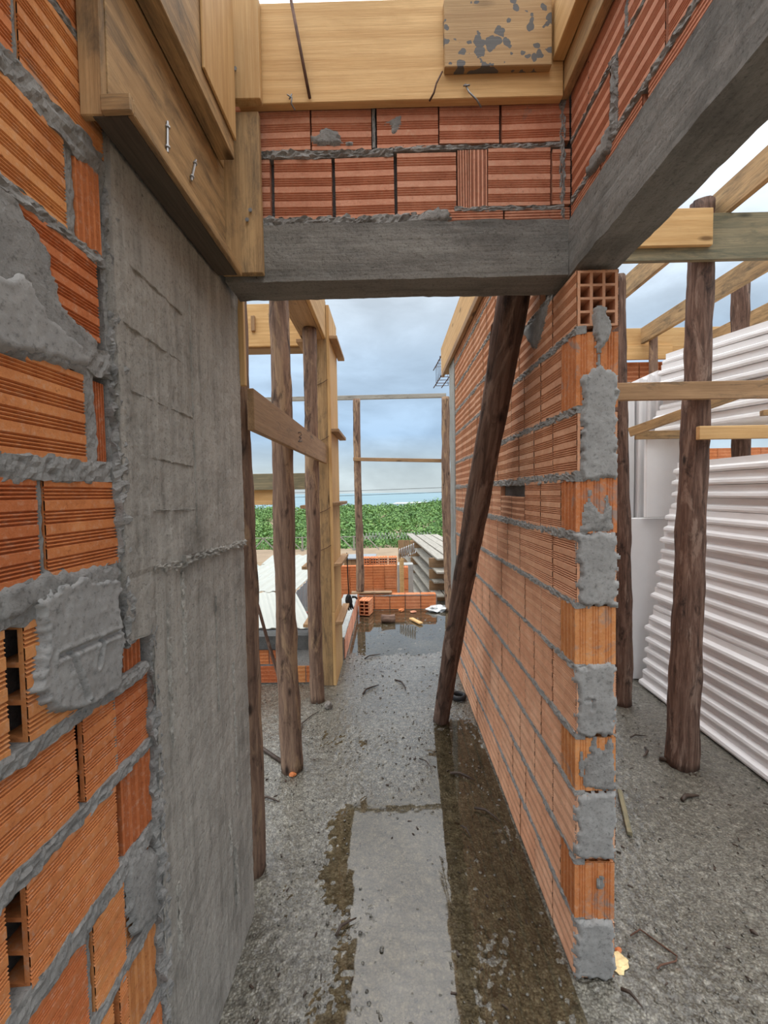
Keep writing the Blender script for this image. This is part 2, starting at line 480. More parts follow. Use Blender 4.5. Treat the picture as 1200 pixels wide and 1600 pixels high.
def chamfer_box_mesh(name, l, t, w, mat, c=0.002, warp=0.0):
    """board: length along X, thickness Y, width Z, bevelled; a few cuts so that it can warp"""
    bm = bmesh.new()
    bmesh.ops.create_cube(bm, size=1.0)
    bmesh.ops.scale(bm, vec=(l, t, w), verts=bm.verts)
    bmesh.ops.bevel(bm, geom=list(bm.edges), offset=min(c, t * 0.3), segments=1, affect='EDGES')
    s = random.uniform(0, 50)
    for v in bm.verts:
        v.co.y += warp * math.sin((v.co.x / max(l, 1e-3) + 0.5) * math.pi) + 0.0015 * mnoise.noise(Vector((v.co.x * 9 + s, v.co.z * 30, s)))
        v.co.x += 0.002 * mnoise.noise(Vector((s, v.co.z * 40, v.co.y * 40)))
        v.co.z += 0.0015 * mnoise.noise(Vector((v.co.x * 5, s, v.co.y * 30)))
    me = bpy.data.meshes.new(name)
    bm.to_mesh(me); bm.free()
    me.materials.append(M[mat])
    return me

def frame(x, zhint):
    x = Vector(x).normalized(); z = Vector(zhint)
    z = (z - x * z.dot(x)).normalized(); y = z.cross(x)
    m = Matrix((x, y, z)).transposed()
    return m

def board(name, p0, p1, width, thick, wdir, mat, parent=None, **kw):
    p0, p1 = Vector(p0), Vector(p1)
    me = chamfer_box_mesh(name, (p1 - p0).length, thick, width, mat, **kw)
    mtx = Matrix.Translation((p0 + p1) / 2) @ frame(p1 - p0, wdir).to_4x4()
    return mobj(name, me, parent, mtx)

def boardbox(name, lo, hi, mat, parent=None, along=None, **kw):
    lo, hi = Vector(lo), Vector(hi)
    d = hi - lo; c = (lo + hi) / 2
    order = sorted(range(3), key=lambda i: -d[i])
    ax = order[0] if along is None else 'XYZ'.index(along)
    rest = [i for i in order if i != ax]
    e = [Vector((1,0,0)), Vector((0,1,0)), Vector((0,0,1))]
    return board(name, c - e[ax] * d[ax] / 2, c + e[ax] * d[ax] / 2, d[rest[0]], d[rest[1]], e[rest[0]], mat, parent, **kw)

def pole_mesh(name, length, r0, r1, mat, rough=0.12, bend=0.02, seg=20, rings=None, split=0.0):
    rings = rings or max(10, int(length / 0.045))
    s = random.uniform(0, 100)
    vs, fs = [], []
    for i in range(rings + 1):
        u = i / rings; z = u * length
        r = r0 + (r1 - r0) * u
        bx = bend * math.sin(u * math.pi * 1.3 + s); by = bend * math.sin(u * math.pi * 1.7 + 2 * s)
        bx -= bend * math.sin(s); by -= bend * math.sin(2 * s)
        for k in range(seg):
            a = 2 * math.pi * k / seg
            q = (math.cos(a) * 1.3, math.sin(a) * 1.3, z * 4)
            rr = r * (1 + rough * NF(q, 1.0, s) + 0.7 * rough * N3((q[0] * 3, q[1] * 3, z * 3), 1.0, s + 3) + 0.5 * rough * N3((q[0] * 5, q[1] * 5, z * 9), 1.0, s + 6))
            zz = z
            if split and i == rings: zz += split * N3(q, 2.0, s)
            vs.append((bx + rr * math.cos(a), by + rr * math.sin(a), zz))
    for i in range(rings):
        for k in range(seg):
            fs.append((i*seg+k, i*seg+(k+1) % seg, (i+1)*seg+(k+1) % seg, (i+1)*seg+k))
    fs.append(tuple(range(seg))[::-1]); fs.append(tuple(rings*seg + k for k in range(seg)))
    return mesh_from(name, vs, fs, mat, True)

def pole(name, p0, p1, r0, r1, mat, label=None, cat='wooden prop', group=None, parent=None, **kw):
    p0, p1 = Vector(p0), Vector(p1)
    me = pole_mesh(name, (p1 - p0).length, r0, r1, mat, **kw)
    z = (p1 - p0).normalized()
    x = Vector((1, 0, 0)); x = (x - z * x.dot(z)).normalized(); y = z.cross(x)
    mtx = Matrix.Translation(p0) @ Matrix((x, y, z)).transposed().to_4x4()
    o = mobj(name, me, parent, mtx)
    return tag(o, label, cat if label else None, group)

def rough_box(name, lo, hi, cell, amp, freq, mat, parent=None, extra=None, seed=1.0):
    lo, hi = Vector(lo), Vector(hi)
    n = [max(1, int(round((hi[i] - lo[i]) / cell))) for i in range(3)]
    bm = bmesh.new()
    def P(i, j, k):
        return Vector((lo.x + (hi.x-lo.x)*i/n[0], lo.y + (hi.y-lo.y)*j/n[1], lo.z + (hi.z-lo.z)*k/n[2]))
    cache = {}
    def V(i, j, k):
        key = (i, j, k)
        if key not in cache:
            p = P(i, j, k)
            d = Vector((NF(p, freq, seed), NF(p, freq, seed + 20), NF(p, freq, seed + 40))) * amp
            p = p + d
            if extra: p = extra(p, key, n)
            cache[key] = bm.verts.new(p)
        return cache[key]
    for a, b, c in ((0, 1, 2), (1, 2, 0), (2, 0, 1)):
        for side in (0, n[c]):
            for i in range(n[a]):
                for j in range(n[b]):
                    q = []
                    for (ii, jj) in ((i, j), (i+1, j), (i+1, j+1), (i, j+1)):
                        k = [0, 0, 0]; k[a] = ii; k[b] = jj; k[c] = side
                        q.append(V(*k))
                    if side == 0: q.reverse()
                    bm.faces.new(q)
    me = bpy.data.meshes.new(name)
    bm.to_mesh(me); bm.free()
    me.materials.append(M[mat])
    return mobj(name, me, parent)

# ------------------------------------------------------------------ hollow clay bricks
BL, BT, BH = 0.19, 0.115, 0.19
def groove_positions(h, groups, per, pitch=0.0072):
    out = []
    for g in range(groups):
        c = -h / 2 + h * (g + 0.5) / groups
        out += [c + (k - (per - 1) / 2) * pitch for k in range(per)]
    return out

def brick_mesh(name, mat, L=BL, T=BT, H=BH, hy=3, hz=4, groups=4, per=4, depth=0.0052, holes=True):
    gw = 0.0030
    prof = []
    def side(fix, fdir, a0, a1, grooves, vertical):
        sgn = 1 if a1 > a0 else -1
        pts = [(a0, 0)]
        for g in (grooves if sgn > 0 else grooves[::-1]):
            pts += [(g - sgn * gw, 0), (g, -depth), (g + sgn * gw, 0)]
        for a, d in pts:
            v = fix + fdir * d
            prof.append((v, a) if vertical else (a, v))
    gz = groove_positions(H - 0.006, groups, per)
    gy = groove_positions(T - 0.006, 3, 3)
    side(-H/2, -1, -T/2, T/2, gy, False)
    side(T/2, 1, -H/2, H/2, gz, True)
    side(H/2, 1, T/2, -T/2, gy, False)
    side(-T/2, -1, H/2, -H/2, gz, True)
    n = len(prof)
    mb = MB()
    vs = [(-L/2, y, z) for y, z in prof] + [(L/2, y, z) for y, z in prof]
    mb.add(vs, [(k, (k+1) % n, n+(k+1) % n, n+k) for k in range(n)])
    e = 0.0022
    y0, y1, z0, z1 = -T/2 + e, T/2 - e, -H/2 + e, H/2 - e
    web = 0.008
    if not holes:
        for sx in (-1, 1):
            q = [(sx*L/2, y0, z0), (sx*L/2, y1, z0), (sx*L/2, y1, z1), (sx*L/2, y0, z1)]
            mb.add(q, [(0, 1, 2, 3) if sx > 0 else (3, 2, 1, 0)])
        return mesh_from(name, mb.v, mb.f, mat)
    cw = (y1 - y0 - web * (hy + 1)) / hy; ch = (z1 - z0 - web * (hz + 1)) / hz
    ys = [y0]; zs = [z0]
    for i in range(hy): ys += [y0 + web*(i+1) + cw*i, y0 + (web+cw)*(i+1)]
    for i in range(hz): zs += [z0 + web*(i+1) + ch*i, z0 + (web+ch)*(i+1)]
    ys.append(y1); zs.append(z1)
    for sx in (-1, 1):
        for i in range(len(ys) - 1):
            for j in range(len(zs) - 1):
                if i % 2 == 1 and j % 2 == 1: continue
                q = [(sx*L/2, ys[i], zs[j]), (sx*L/2, ys[i+1], zs[j]), (sx*L/2, ys[i+1], zs[j+1]), (sx*L/2, ys[i], zs[j+1])]
                mb.add(q, [(0, 1, 2, 3) if sx > 0 else (3, 2, 1, 0)])
    for i in range(1, len(ys) - 1, 2):
        for j in range(1, len(zs) - 1, 2):
            a, b, c, d = ys[i], ys[i+1], zs[j], zs[j+1]
            q = [(-L/2, a, c), (-L/2, b, c), (-L/2, b, d), (-L/2, a, d), (L/2, a, c), (L/2, b, c), (L/2, b, d), (L/2, a, d)]
            mb.add(q, [(0, 1, 5, 4), (1, 2, 6, 5), (2, 3, 7, 6), (3, 0, 4, 7)])
    return mesh_from(name, mb.v, mb.f, mat)

BM = {}
for key, mat in (('warm', 'brick'), ('tan', 'brick_tan'), ('red', 'brick_red'), ('end', 'brick_end'), ('far', 'brick_far')):
    BM[key] = brick_mesh('clay_brick_' + key, mat)
    BM[key + '_solid'] = brick_mesh('clay_brick_solid_' + key, mat, holes=False)
BM['six'] = brick_mesh('clay_brick_six_holes', 'brick', hy=2, hz=3, groups=4, per=4)
BM['eight'] = brick_mesh('clay_brick_eight_holes', 'brick_far', hy=2, hz=4, groups=4, per=3)

def brick(mesh_key, center, ldir, hdir, dims, parent, jit=1.0, name='brick', tilt=0.006):
    """dims = (length, thickness, height); ldir = direction of the holes, hdir = height direction of the mesh"""
    me = BM[mesh_key]
    r = frame(ldir, hdir).to_4x4()
    sc = Matrix.Diagonal((dims[0] / BL, dims[1] / BT, dims[2] / BH, 1))
    j = Vector((random.uniform(-1, 1), random.uniform(-1, 1), random.uniform(-1, 1))) * 0.0016 * jit
    rot = Matrix.Rotation(random.uniform(-tilt, tilt) * jit, 4, Vector((random.random() + .01, random.random(), random.random())))
    return mobj(name, me, parent, Matrix.Translation(Vector(center) + j) @ rot @ r @ sc)

def mortar_bed(o, u, v, n, length, h, prot, parent, mat='mortar', step=0.008, name='mortar_joint', seed=None, back=0.03, ragged=1.0):
    """squeezed-out bed of mortar running along u, h high along v, rough and about flush along n"""
    o, u, v, n = Vector(o), Vector(u), Vector(v), Vector(n)
    s = random.uniform(0, 90) if seed is None else seed
    k = max(2, int(length / step))
    prof = [(-0.5, -9), (-0.54, -0.2), (-0.42, 0.7), (-0.2, 0.85), (0.05, 1.0), (0.25, 0.8), (0.44, 0.5), (0.54, -0.2), (0.5, -9)]
    vs, fs = [], []
    for i in range(k + 1):
        x = length * i / k
        e3 = N3((x, 0, 9), 6, s)
        for j, (pv, pn) in enumerate(prof):
            e1 = N3((x, j * 0.35, 0), 30, s); e2 = N3((x * 1.0, j * 0.9, 3), 85, s); e4 = N3((x, j * 1.7, 6), 45, s + 4)
            if pn == -9:
                q = o + u * x + v * (pv * h) - n * back
            else:
                q = o + u * (x + step * 0.3 * e4) + v * (pv * h * (1 + ragged * (0.40 * e3 + 0.42 * e1 + 0.22 * e4))) + n * (prot * (pn * (0.40 + 0.55 * e3 + 0.5 * e1) + 0.9 * e2 + 0.6 * e4))
            vs.append(q)
    m = len(prof)
    for i in range(k):
        for j in range(m - 1):
            fs.append((i*m+j, (i+1)*m+j, (i+1)*m+j+1, i*m+j+1))
    fs.append(tuple(range(m))); fs.append(tuple(k*m + j for j in range(m))[::-1])
    return mobj(name, mesh_from(name, vs, fs, mat), parent)
def seg_dist(p, a, b):
    d = b - a; t = max(0.0, min(1.0, (p - a).dot(d) / max(d.length_squared, 1e-12)))
    return (p - a - d * t).length

def mortar_patch(o, u, v, n, poly, thick, parent, mat='mortar_smooth', cell=0.008, grooves=(), rough=1.0, name='mortar_patch', rag=0.010):
    """trowelled patch: poly in (u,v) metres from o; a raised ragged-edged layer on the wall"""
    o, u, v, n = Vector(o), Vector(u), Vector(v), Vector(n)
    P2 = [Vector(p) for p in poly]
    gs = [(Vector(a), Vector(b)) for a, b in grooves]
    s = random.uniform(0, 90)
    x0 = min(p.x for p in P2) - 0.02; x1 = max(p.x for p in P2) + 0.02
    y0 = min(p.y for p in P2) - 0.02; y1 = max(p.y for p in P2) + 0.02
    nx = int((x1 - x0) / cell) + 1; ny = int((y1 - y0) / cell) + 1
    def inside(p):
        c = False
        for i in range(len(P2)):
            a, b = P2[i], P2[i - 1]
            if (a.y > p.y) != (b.y > p.y) and p.x < (b.x - a.x) * (p.y - a.y) / (b.y - a.y) + a.x:
                c = not c
        return c
    idx = {}; vs = []; fs = []
    hgt = {}
    for i in range(nx + 1):
        for j in range(ny + 1):
            p = Vector((x0 + i * cell, y0 + j * cell))
            d = min(seg_dist(p, P2[k], P2[k - 1]) for k in range(len(P2)))
            d = d if inside(p) else -d
            d += rag * N3((p.x, p.y, 0), 28, s) + rag * 0.8 * N3((p.x, p.y, 4), 70, s) + rag * 0.4 * N3((p.x, p.y, 4), 140, s)
            hgt[i, j] = (p, d)
    def vid(i, j):
        if (i, j) not in idx:
            p, d = hgt[i, j]
            h = thick * max(-1.0, min(1.0, d / 0.0055))
            if d > 0:
                h += rough * (0.0025 * N3((p.x, p.y, 1), 14, s) + 0.0016 * N3((p.x * 2.5, p.y, 2), 34, s) + 0.0012 * N3((p.x, p.y, 2), 90, s)) + 0.003 * max(0, 1 - abs(d - 0.006) / 0.006) * (0.5 + N3((p.x, p.y, 8), 30, s))
            for a, b in gs:
                g = seg_dist(p, a, b)
                if g < 0.006: h -= 0.009 * (1 - g / 0.006)
                elif g < 0.012: h += 0.002
            idx[i, j] = len(vs); vs.append(o + u * p.x + v * p.y + n * h)
        return idx[i, j]
    for i in range(nx):
        for j in range(ny):
            if max(hgt[i, j][1], hgt[i+1, j][1], hgt[i+1, j+1][1], hgt[i, j+1][1]) > 0:
                fs.append((vid(i, j), vid(i+1, j), vid(i+1, j+1), vid(i, j+1)))
    if not fs: return None
    return mobj(name, mesh_from(name, vs, fs, mat, True), parent)
X, Y, Z = Vector((1, 0, 0)), Vector((0, 1, 0)), Vector((0, 0, 1))
# ================================================================== STRUCTURE
def struct(o):
    o['kind'] = 'structure'; return o

# ---- floor slab: rough wet concrete with shallow hollows that hold water
WATER_Z = -0.0035
HOLLOWS = [(0.12, 1.68, 0.28, 0.42, 1.0), (0.42, 2.05, 0.20, 0.75, 1.0), (0.1, 1.22, 0.26, 0.20, 0.50), (-0.16, 1.85, 0.12, 0.25, 0.8),
           (0.15, 5.05, 0.75, 0.70, 1.1), (-0.15, 5.60, 0.6, 0.22, 1.0), (0.75, 1.15, 0.15, 0.2, 0.5)]
def floor_h(x, y):
    p = (x, y, 0)
    d = 0.0
    for cx, cy, rx, ry, k in HOLLOWS:
        q = ((x - cx) / rx) ** 2 + ((y - cy) / ry) ** 2
        if q < 2.2:
            d = max(d, k * (1 - q / 2.2))
    low = N3(p, 3.1, 3) * 0.004
    peb = abs(N3(p, 30, 8)) * 0.0085 + N3(p, 70, 2) * 0.0028
    return -0.0025 + low + peb - 0.0095 * min(1.0, d * 1.5) * (0.75 + 0.5 * N3(p, 5, 6))

def build_floor():
    xs = list(np.arange(-1.70, 2.75, 0.0115))
    ys = [-0.6, 0.2, 0.7, 1.0]
    y = 1.05
    while y < 6.02:
        ys.append(y); y += 0.0085 * max(1.0, y / 1.3)
    nx, ny = len(xs), len(ys)
    vs = [(x, yy, floor_h(x, yy)) for yy in ys for x in xs]
    fs = [(j*nx+i, j*nx+i+1, (j+1)*nx+i+1, (j+1)*nx+i) for j in range(ny-1) for i in range(nx-1)]
    o = mobj('floor', mesh_from('floor', vs, fs, 'floor', True))
    mb = MB(); mb.box((-1.70, -0.6, -0.22), (2.74, 6.0, -0.03))
    mb.build('slab_body', 'dark_conc', o)
    return struct(o)
floor = build_floor()

def puddle(x0, x1, y0, y1, label):
    mb = MB()
    n = 12
    vs, fs = [], []
    for j in range(n + 1):
        for i in range(n + 1):
            vs.append((x0 + (x1-x0)*i/n, y0 + (y1-y0)*j/n, WATER_Z))
    for j in range(n):
        for i in range(n):
            fs.append((j*(n+1)+i, j*(n+1)+i+1, (j+1)*(n+1)+i+1, (j+1)*(n+1)+i))
    mb.add(vs, fs)
    return tag(mb.build('puddle', 'water', None, True), label, 'puddle')
puddle(-0.45, 0.555, 0.8, 2.95, 'shallow rain puddle on the rough floor between the concrete column and the brick wall')
puddle(-0.41, 0.90, 4.15, 5.79, 'muddy rain puddle in front of the far low brick course')

# ---- right corridor wall
RX0, RX1 = 0.565, 0.689
END_Y = 1.34
CZ = [0.0, .191, .389, .606, .789, 1.004, 1.199, 1.409, 1.589, 1.789, 2.025, 2.205, 2.40, 2.595, 2.715]
mb = MB(); mb.box((RX0 + .022, END_Y + .17, 0), (RX1 - .022, 3.74, 2.20)); mb.box((RX0 + .022, 1.60, 2.2), (RX1 - .022, 3.74, 2.72))
wall_right = struct(mb.build('wall_right', 'core'))
random.seed(11)
for ci in range(len(CZ) - 1):
    z0, z1 = CZ[ci] + (0.004 if ci == 0 else 0.007), CZ[ci + 1] - 0.007
    zc, hh = (z0 + z1) / 2, z1 - z0
    t = RX1 - RX0
    y = END_Y if ci <= 10 else 1.56
    if ci in (1, 3, 5, 7, 9):      # turned half brick closes the end of every other course
        brick('end', ((RX0 + RX1) / 2, y + .057, zc), Z, Y, (hh, t, .113), wall_right, name='end_brick')
        y += .119
    elif ci > 10:
        y += (.10 if ci % 2 else 0.0)
    while y < 3.70:
        L = min(.1875, 3.735 - y)
        if y + L < 3.735 and 3.735 - (y + L) < 0.05: L = 3.735 - y
        key = 'tan' if y < END_Y + .01 else 'tan_solid'
        if ci == 7 and 1.83 < y < 2.12:     # face knocked out of the top of this brick
            brick('tan_solid', ((RX0+RX1)/2, y + L/2, z0 + .055), Y, Z, (L, t, .105), wall_right)
            rough_box('broken_web', (RX0 + .03, y + .004, z0 + .108), (RX1 - .01, y + L - .01, z1 - .003), .02, .008, 25, 'gap', wall_right)
        else:
            brick(key, ((RX0+RX1)/2, y + L/2, zc), Y, Z, (L, t, hh), wall_right, jit=1.0)
        y += L + .007
    if ci > 0:
        y0 = END_Y + .0 if ci <= 10 else 1.56
        # thick squeezed beds near the end, thinner further in
        mortar_bed((RX0, y0, CZ[ci]), Y, Z, -X, 3.73 - y0, .017 + .012 * random.random(), .006, wall_right, seed=ci * 7.3)
# mortar daubed on the wall end
for k, (za, zb, w0, w1) in enumerate([(0.0, .195, .0, 1.0), (.389, .61, -.01, 1.02), (.785, 1.015, .0, 1.0), (1.19, 1.415, .03, 1.0), (1.575, 1.885, .12, 1.0)]):
    w = RX1 - RX0
    mortar_patch((RX0, END_Y - .001, 0), X, Z, -Y, [(w*w0 + .004, za + .008), (w*w1 - .004, za + .004), (w*w1 - .003, zb), (w*(w0+w1)*.5, zb + (.035 if k == 4 else 0)), (w*w0 + .004, zb - .006)],
                 .007, wall_right, 'mortar_smooth', .006, rag=.012, grooves=[((.03, za + .12), (.05, za + .12)), ((.05, za + .12), (.05, za + .09))] if k == 2 else ())
mortar_patch((RX0, END_Y - .001, 0), X, Z, -Y, [(.045, 2.02), (.06, 1.96), (.075, 1.95), (.095, 2.03), (.085, 2.085), (.05, 2.09)], .010, wall_right, 'mortar_smooth', .005)
mortar_patch((RX0, END_Y - .001, 0), X, Z, -Y, [(.02, 1.43), (.11, 1.43), (.10, 1.49), (.09, 1.50), (.08, 1.46), (.04, 1.52)], .003, wall_right, 'mortar', .006)
mortar_patch((RX0, END_Y - .001, 0), X, Z, -Y, [(.02, .62), (.12, .62), (.11, .77), (.085, .72), (.06, .78), (.03, .70)], .003, wall_right, 'mortar', .006)
random.seed(13)
for k in range(9):
    zz = random.choice([.24, .66, 1.46, 1.86, 1.90, .30]); xx = random.uniform(.01, .11); hgt = random.uniform(.03, .10)
    mortar_patch((RX0, END_Y - .001, 0), X, Z, -Y, [(xx - .004, zz), (xx + .005, zz), (xx + .003, zz + hgt), (xx - .002, zz + hgt * .9)], .0016, wall_right, 'mortar', .004, rag=.005)
# mortar under the lintel on the corridor face
mortar_patch((RX0, 0, 0), Y, Z, -X, [(1.56, 2.205), (1.86, 2.20), (1.80, 2.15), (1.70, 2.08), (1.62, 2.12)], .006, wall_right, 'mortar', .010)

# ---- concrete column that ends the right wall
def col_extra(p, k, n): return p
column_far = tag(rough_box('concrete_column', (RX0 - .006, 3.742, 0), (RX1, 4.02, 2.70), .06, .006, 6, 'post_conc', None, seed=4),
                 'slim pale concrete column at the far end of the right brick wall', 'column')

# ---- lintel and long beam
def lintel_extra(p, k, n):
    return p + Vector((0, 0, 0.006 * N3(p, 9, 3) if k[2] == n[2] else 0))
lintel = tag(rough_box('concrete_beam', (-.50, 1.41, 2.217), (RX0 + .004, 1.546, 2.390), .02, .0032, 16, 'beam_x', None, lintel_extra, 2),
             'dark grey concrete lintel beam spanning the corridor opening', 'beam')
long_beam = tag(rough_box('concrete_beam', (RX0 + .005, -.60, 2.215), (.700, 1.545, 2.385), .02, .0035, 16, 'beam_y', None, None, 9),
                'long grey concrete beam running overhead along the right side', 'beam')

# ---- masonry on the lintel
FY = 1.425
UX0 = .578
mb = MB(); mb.box((-.49, FY + .025, 2.391), (UX0 + .03, FY + .10, 3.0))
wall_front = struct(mb.build('wall_front', 'core'))
random.seed(5)
def fbrick(x0, x1, z0, z1, vert=False, rot=0):
    c = ((x0 + x1) / 2, FY + .0575, (z0 + z1) / 2)
    if vert: brick('red_solid', c, Z, X, (z1 - z0, .115, x1 - x0), wall_front)
    else: brick('red_solid', c, X, Z, (x1 - x0, .115, z1 - z0), wall_front, tilt=.012)
for a in [(-.49, -.358, 2.416, 2.598), (-.344, -.164, 2.414, 2.596), (-.152, .032, 2.415, 2.598), (.043, .227, 2.422, 2.608), (.326, .519, 2.438, 2.612), (.524, .580, 2.44, 2.605)]:
    fbrick(*a)
fbrick(.232, .266, 2.43, 2.612, True); fbrick(.268, .321, 2.43, 2.612, True)
for a in [(-.49, -.401, 2.62, 2.80), (-.398, -.228, 2.624, 2.80), (-.222, -.036, 2.622, 2.80), (-.020, .170, 2.622, 2.80), (.177, .362, 2.632, 2.81), (.370, .578, 2.632, 2.81)]:
    fbrick(*a)
for a in [(.195, .372, 2.393, 2.425), (.376, .578, 2.393, 2.430)]: fbrick(*a)
mortar_bed((-.49, FY, 2.610), X, Z, -Y, .52, .022, .010, wall_front)
mortar_bed((.03, FY, 2.620), X, Z, -Y, .53, .014, .006, wall_front)
mortar_bed((-.49, FY, 2.402), X, Z, -Y, .70, .034, .012, wall_front, ragged=1.4)
mortar_bed((.22, FY, 2.432), X, Z, -Y, .34, .014, .005, wall_front)
mortar_bed((-.029, FY, 2.625), Z, X, -Y, .14, .010, .003, wall_front)
mortar_bed((.556, FY, 2.39), Z, X, -Y, .38, .016, .010, wall_front)
mortar_patch((0, FY, 0), X, Z, -Y, [(-.23, 2.665), (-.17, 2.68), (-.12, 2.665), (-.15, 2.655), (-.10, 2.64), (-.20, 2.64)], .006, wall_front, 'mortar', .006)
mortar_patch((0, FY, 0), X, Z, -Y, [(-.01, 2.70), (.06, 2.72), (.05, 2.68), (.03, 2.66), (.02, 2.69)], .005, wall_front, 'mortar', .006)
mortar_patch((0, FY, 0), X, Z, -Y, [(.10, 2.39), (.21, 2.40), (.20, 2.44), (.13, 2.43)], .012, wall_front, 'mortar', .008)

# ---- masonry on the long beam
UX = .578
mb = MB(); mb.box((UX + .025, -.60, 2.386), (UX + .10, 1.545, 3.0))
wall_ur = struct(mb.build('wall_upper_right', 'core'))
random.seed(6)
def ubrick(y0, y1, z0, z1): brick('red_solid', (UX + .0575, (y0+y1)/2, (z0+z1)/2), Y, Z, (y1-y0, .115, z1-z0), wall_ur)
for y0, y1 in [(1.225, 1.415), (1.03, 1.22), (.80, 1.005), (.60, .78), (.40, .595), (.2, .395)]: ubrick(y0, y1, 2.392, 2.432)
for y0, y1 in [(1.175, 1.41), (.945, 1.13), (.745, .938), (.54, .738), (.34, .535), (.14, .33)]: ubrick(y0, y1, 2.448, 2.612)
for y0, y1 in [(1.30, 1.415), (1.10, 1.295), (.90, 1.09), (.70, .895), (.5, .695), (.3, .495)]: ubrick(y0, y1, 2.624, 2.80)
for za, zb, y in ((2.392, 2.432, .19), (2.448, 2.612, .13), (2.624, 2.80, .29)):
    while y > -.58:
        ubrick(max(y - .19, -.59), y, za, zb); y -= .195
mortar_bed((UX, -.59, 2.439), Y, Z, -X, 2.0, .020, .006, wall_ur)
mortar_bed((UX, -.59, 2.618), Y, Z, -X, 2.0, .014, .007, wall_ur)
mortar_bed((UX, 1.152, 2.44), Z, Y, -X, .175, .030, .010, wall_ur)
mortar_bed((UX, 1.095, 2.62), Z, Y, -X, .175, .012, .006, wall_ur)
mortar_bed((UX, .90, 2.62), Z, Y, -X, .17, .020, .008, wall_ur)
mortar_patch((UX, 0, 0), Y, Z, -X, [(1.17, 2.41), (1.30, 2.43), (1.28, 2.455), (1.20, 2.47), (1.14, 2.46)], .010, wall_ur, 'mortar', .008)

# ---- left wall near the camera
LX = -.533
mb = MB(); mb.box((LX - .09, -.60, 0), (LX - .045, .94, 3.0))
wall_left = struct(mb.build('wall_left', 'core'))
random.seed(21)
def lb(y0, y1, z0, z1, vert=False, depth=0.0, key=None):
    c = (LX - .0575 - depth, (y0 + y1) / 2, (z0 + z1) / 2)
    if vert: return brick('warm_solid', c, Z, Y, (z1-z0, .115, y1-y0), wall_left, name='brick')
    return brick(key or 'warm_solid', c, Y, Z, (y1-y0, .115, z1-z0), wall_left, tilt=.010)
def row(z0, z1, *spans):
    y = spans[0][0] - .006
    while y > -.58:          # the wall goes on past the camera
        lb(max(y - .19, -.59), y, z0, z1); y -= .196
    for s in spans: lb(s[0], s[1], z0, z1, *(s[2:]))
row(2.73, 2.90, (.30, .49), (.495, .685), (.69, .88))
row(2.545, 2.715, (.40, .59), (.595, .785), (.79, .88))
row(2.362, 2.532, (.37, .56), (.565, .745), (.752, .88))
row(2.190, 2.348, (.28, .47), (.475, .662), (.672, .868))
row(2.000, 2.152, (.36, .555), (.56, .758), (.782, .846, True))
row(1.838, 1.985, (.43, .62), (.626, .828))
row(1.612, 1.765, (.38, .572), (.578, .778), (.815, .845, True, .008))
row(1.424, 1.580, (.28, .47), (.475, .664), (.677, .862))
row(1.188, 1.368, (.40, .597), (.628, .835, False, 0, 'six'), (.875, .935, True, .010))
row(1.020, 1.172, (.34, .53), (.535, .722), (.738, .828, False, 0, 'six'), (.832, .950, False, .006))
row(.836, .998, (.38, .575), (.606, .816, False, 0, 'six'), (.838, .945, True, .004))
row(.635, .796, (.34, .53), (.535, .722), (.738, .828), (.836, .945, False, .010))
row(.445, .615, (.40, .59), (.595, .785), (.80, .826), (.838, .945, True, .006))
row(.250, .430, (.45, .64), (.645, .835), (.84, .945))
row(.05, .235, (.40, .59), (.595, .785), (.79, .945))
for z, h, a, b in [(z_, h_, -.59, b_) for z_, h_, a_, b_ in [(2.722, .016, .3, .86), (2.538, .016, .3, .86), (2.355, .016, .3, .87), (2.171, .040, .3, .86), (1.992, .020, .3, .85), (1.80, .05, .3, .86), (1.596, .032, .3, .87), (1.396, .050, .3, .88),
                   (1.18, .022, .3, .94), (1.009, .024, .3, .95), (.816, .036, .3, .95), (.625, .024, .3, .95), (.437, .022, .3, .95), (.24, .022, .3, .95), (.03, .04, .3, .95)]]:
    mortar_bed((LX, a, z), Y, Z, X, b - a, h * 1.12, .0055, wall_left, step=.006, back=.05, ragged=.8)
for y, za, zb, w in [(.770, 1.995, 2.16, .020), (.667, 2.19, 2.35, .006), (.797, 1.60, 1.78, .030), (.860, 1.60, 2.15, .020), (.670, 1.42, 1.585, .007), (.726, .635, .80, .012), (.830, .60, .80, .010), (.829, 1.01, 1.17, .006)]:
    mortar_bed((LX - .004, y, za), Z, Y, X, zb - za, w, .003, wall_left, step=.008, back=.05)
# mortar daubs
def lpatch(pix, thick, mat='mortar_smooth', cell=.006, grooves=(), rag=.010):
    f = lambda q: (at_x(q[0], q[1], LX).y, at_x(q[0], q[1], LX).z)
    return mortar_patch((LX, 0, 0), Y, Z, X, [f(q) for q in pix], thick, wall_left, mat, cell, [(f(a), f(b)) for a, b in grooves], rag=rag)
lpatch([(-120, 180), (0, 290), (45, 345), (75, 400), (95, 480), (140, 520), (152, 545), (130, 588), (40, 560), (0, 548), (-120, 540)], .005, 'mortar')
lpatch([(-40, 420), (30, 430), (80, 500), (120, 530), (135, 575), (60, 556), (0, 545), (-40, 530)], .009)
lpatch([(60, 925), (120, 905), (178, 905), (184, 985), (183, 1070), (150, 1095), (75, 1120), (50, 1080), (62, 1010), (52, 960)], .013, 'mortar_smooth', .0035,
       [((82, 1026), (182, 986)), ((101, 1020), (126, 1092)), ((150, 1002), (143, 1040))])
lpatch([(0, 925), (40, 905), (120, 890), (182, 880), (182, 930), (100, 925), (50, 950), (0, 965)], .009, 'mortar')
lpatch([(200, 1340), (245, 1330), (248, 1420), (215, 1455), (200, 1430)], .007, 'mortar')
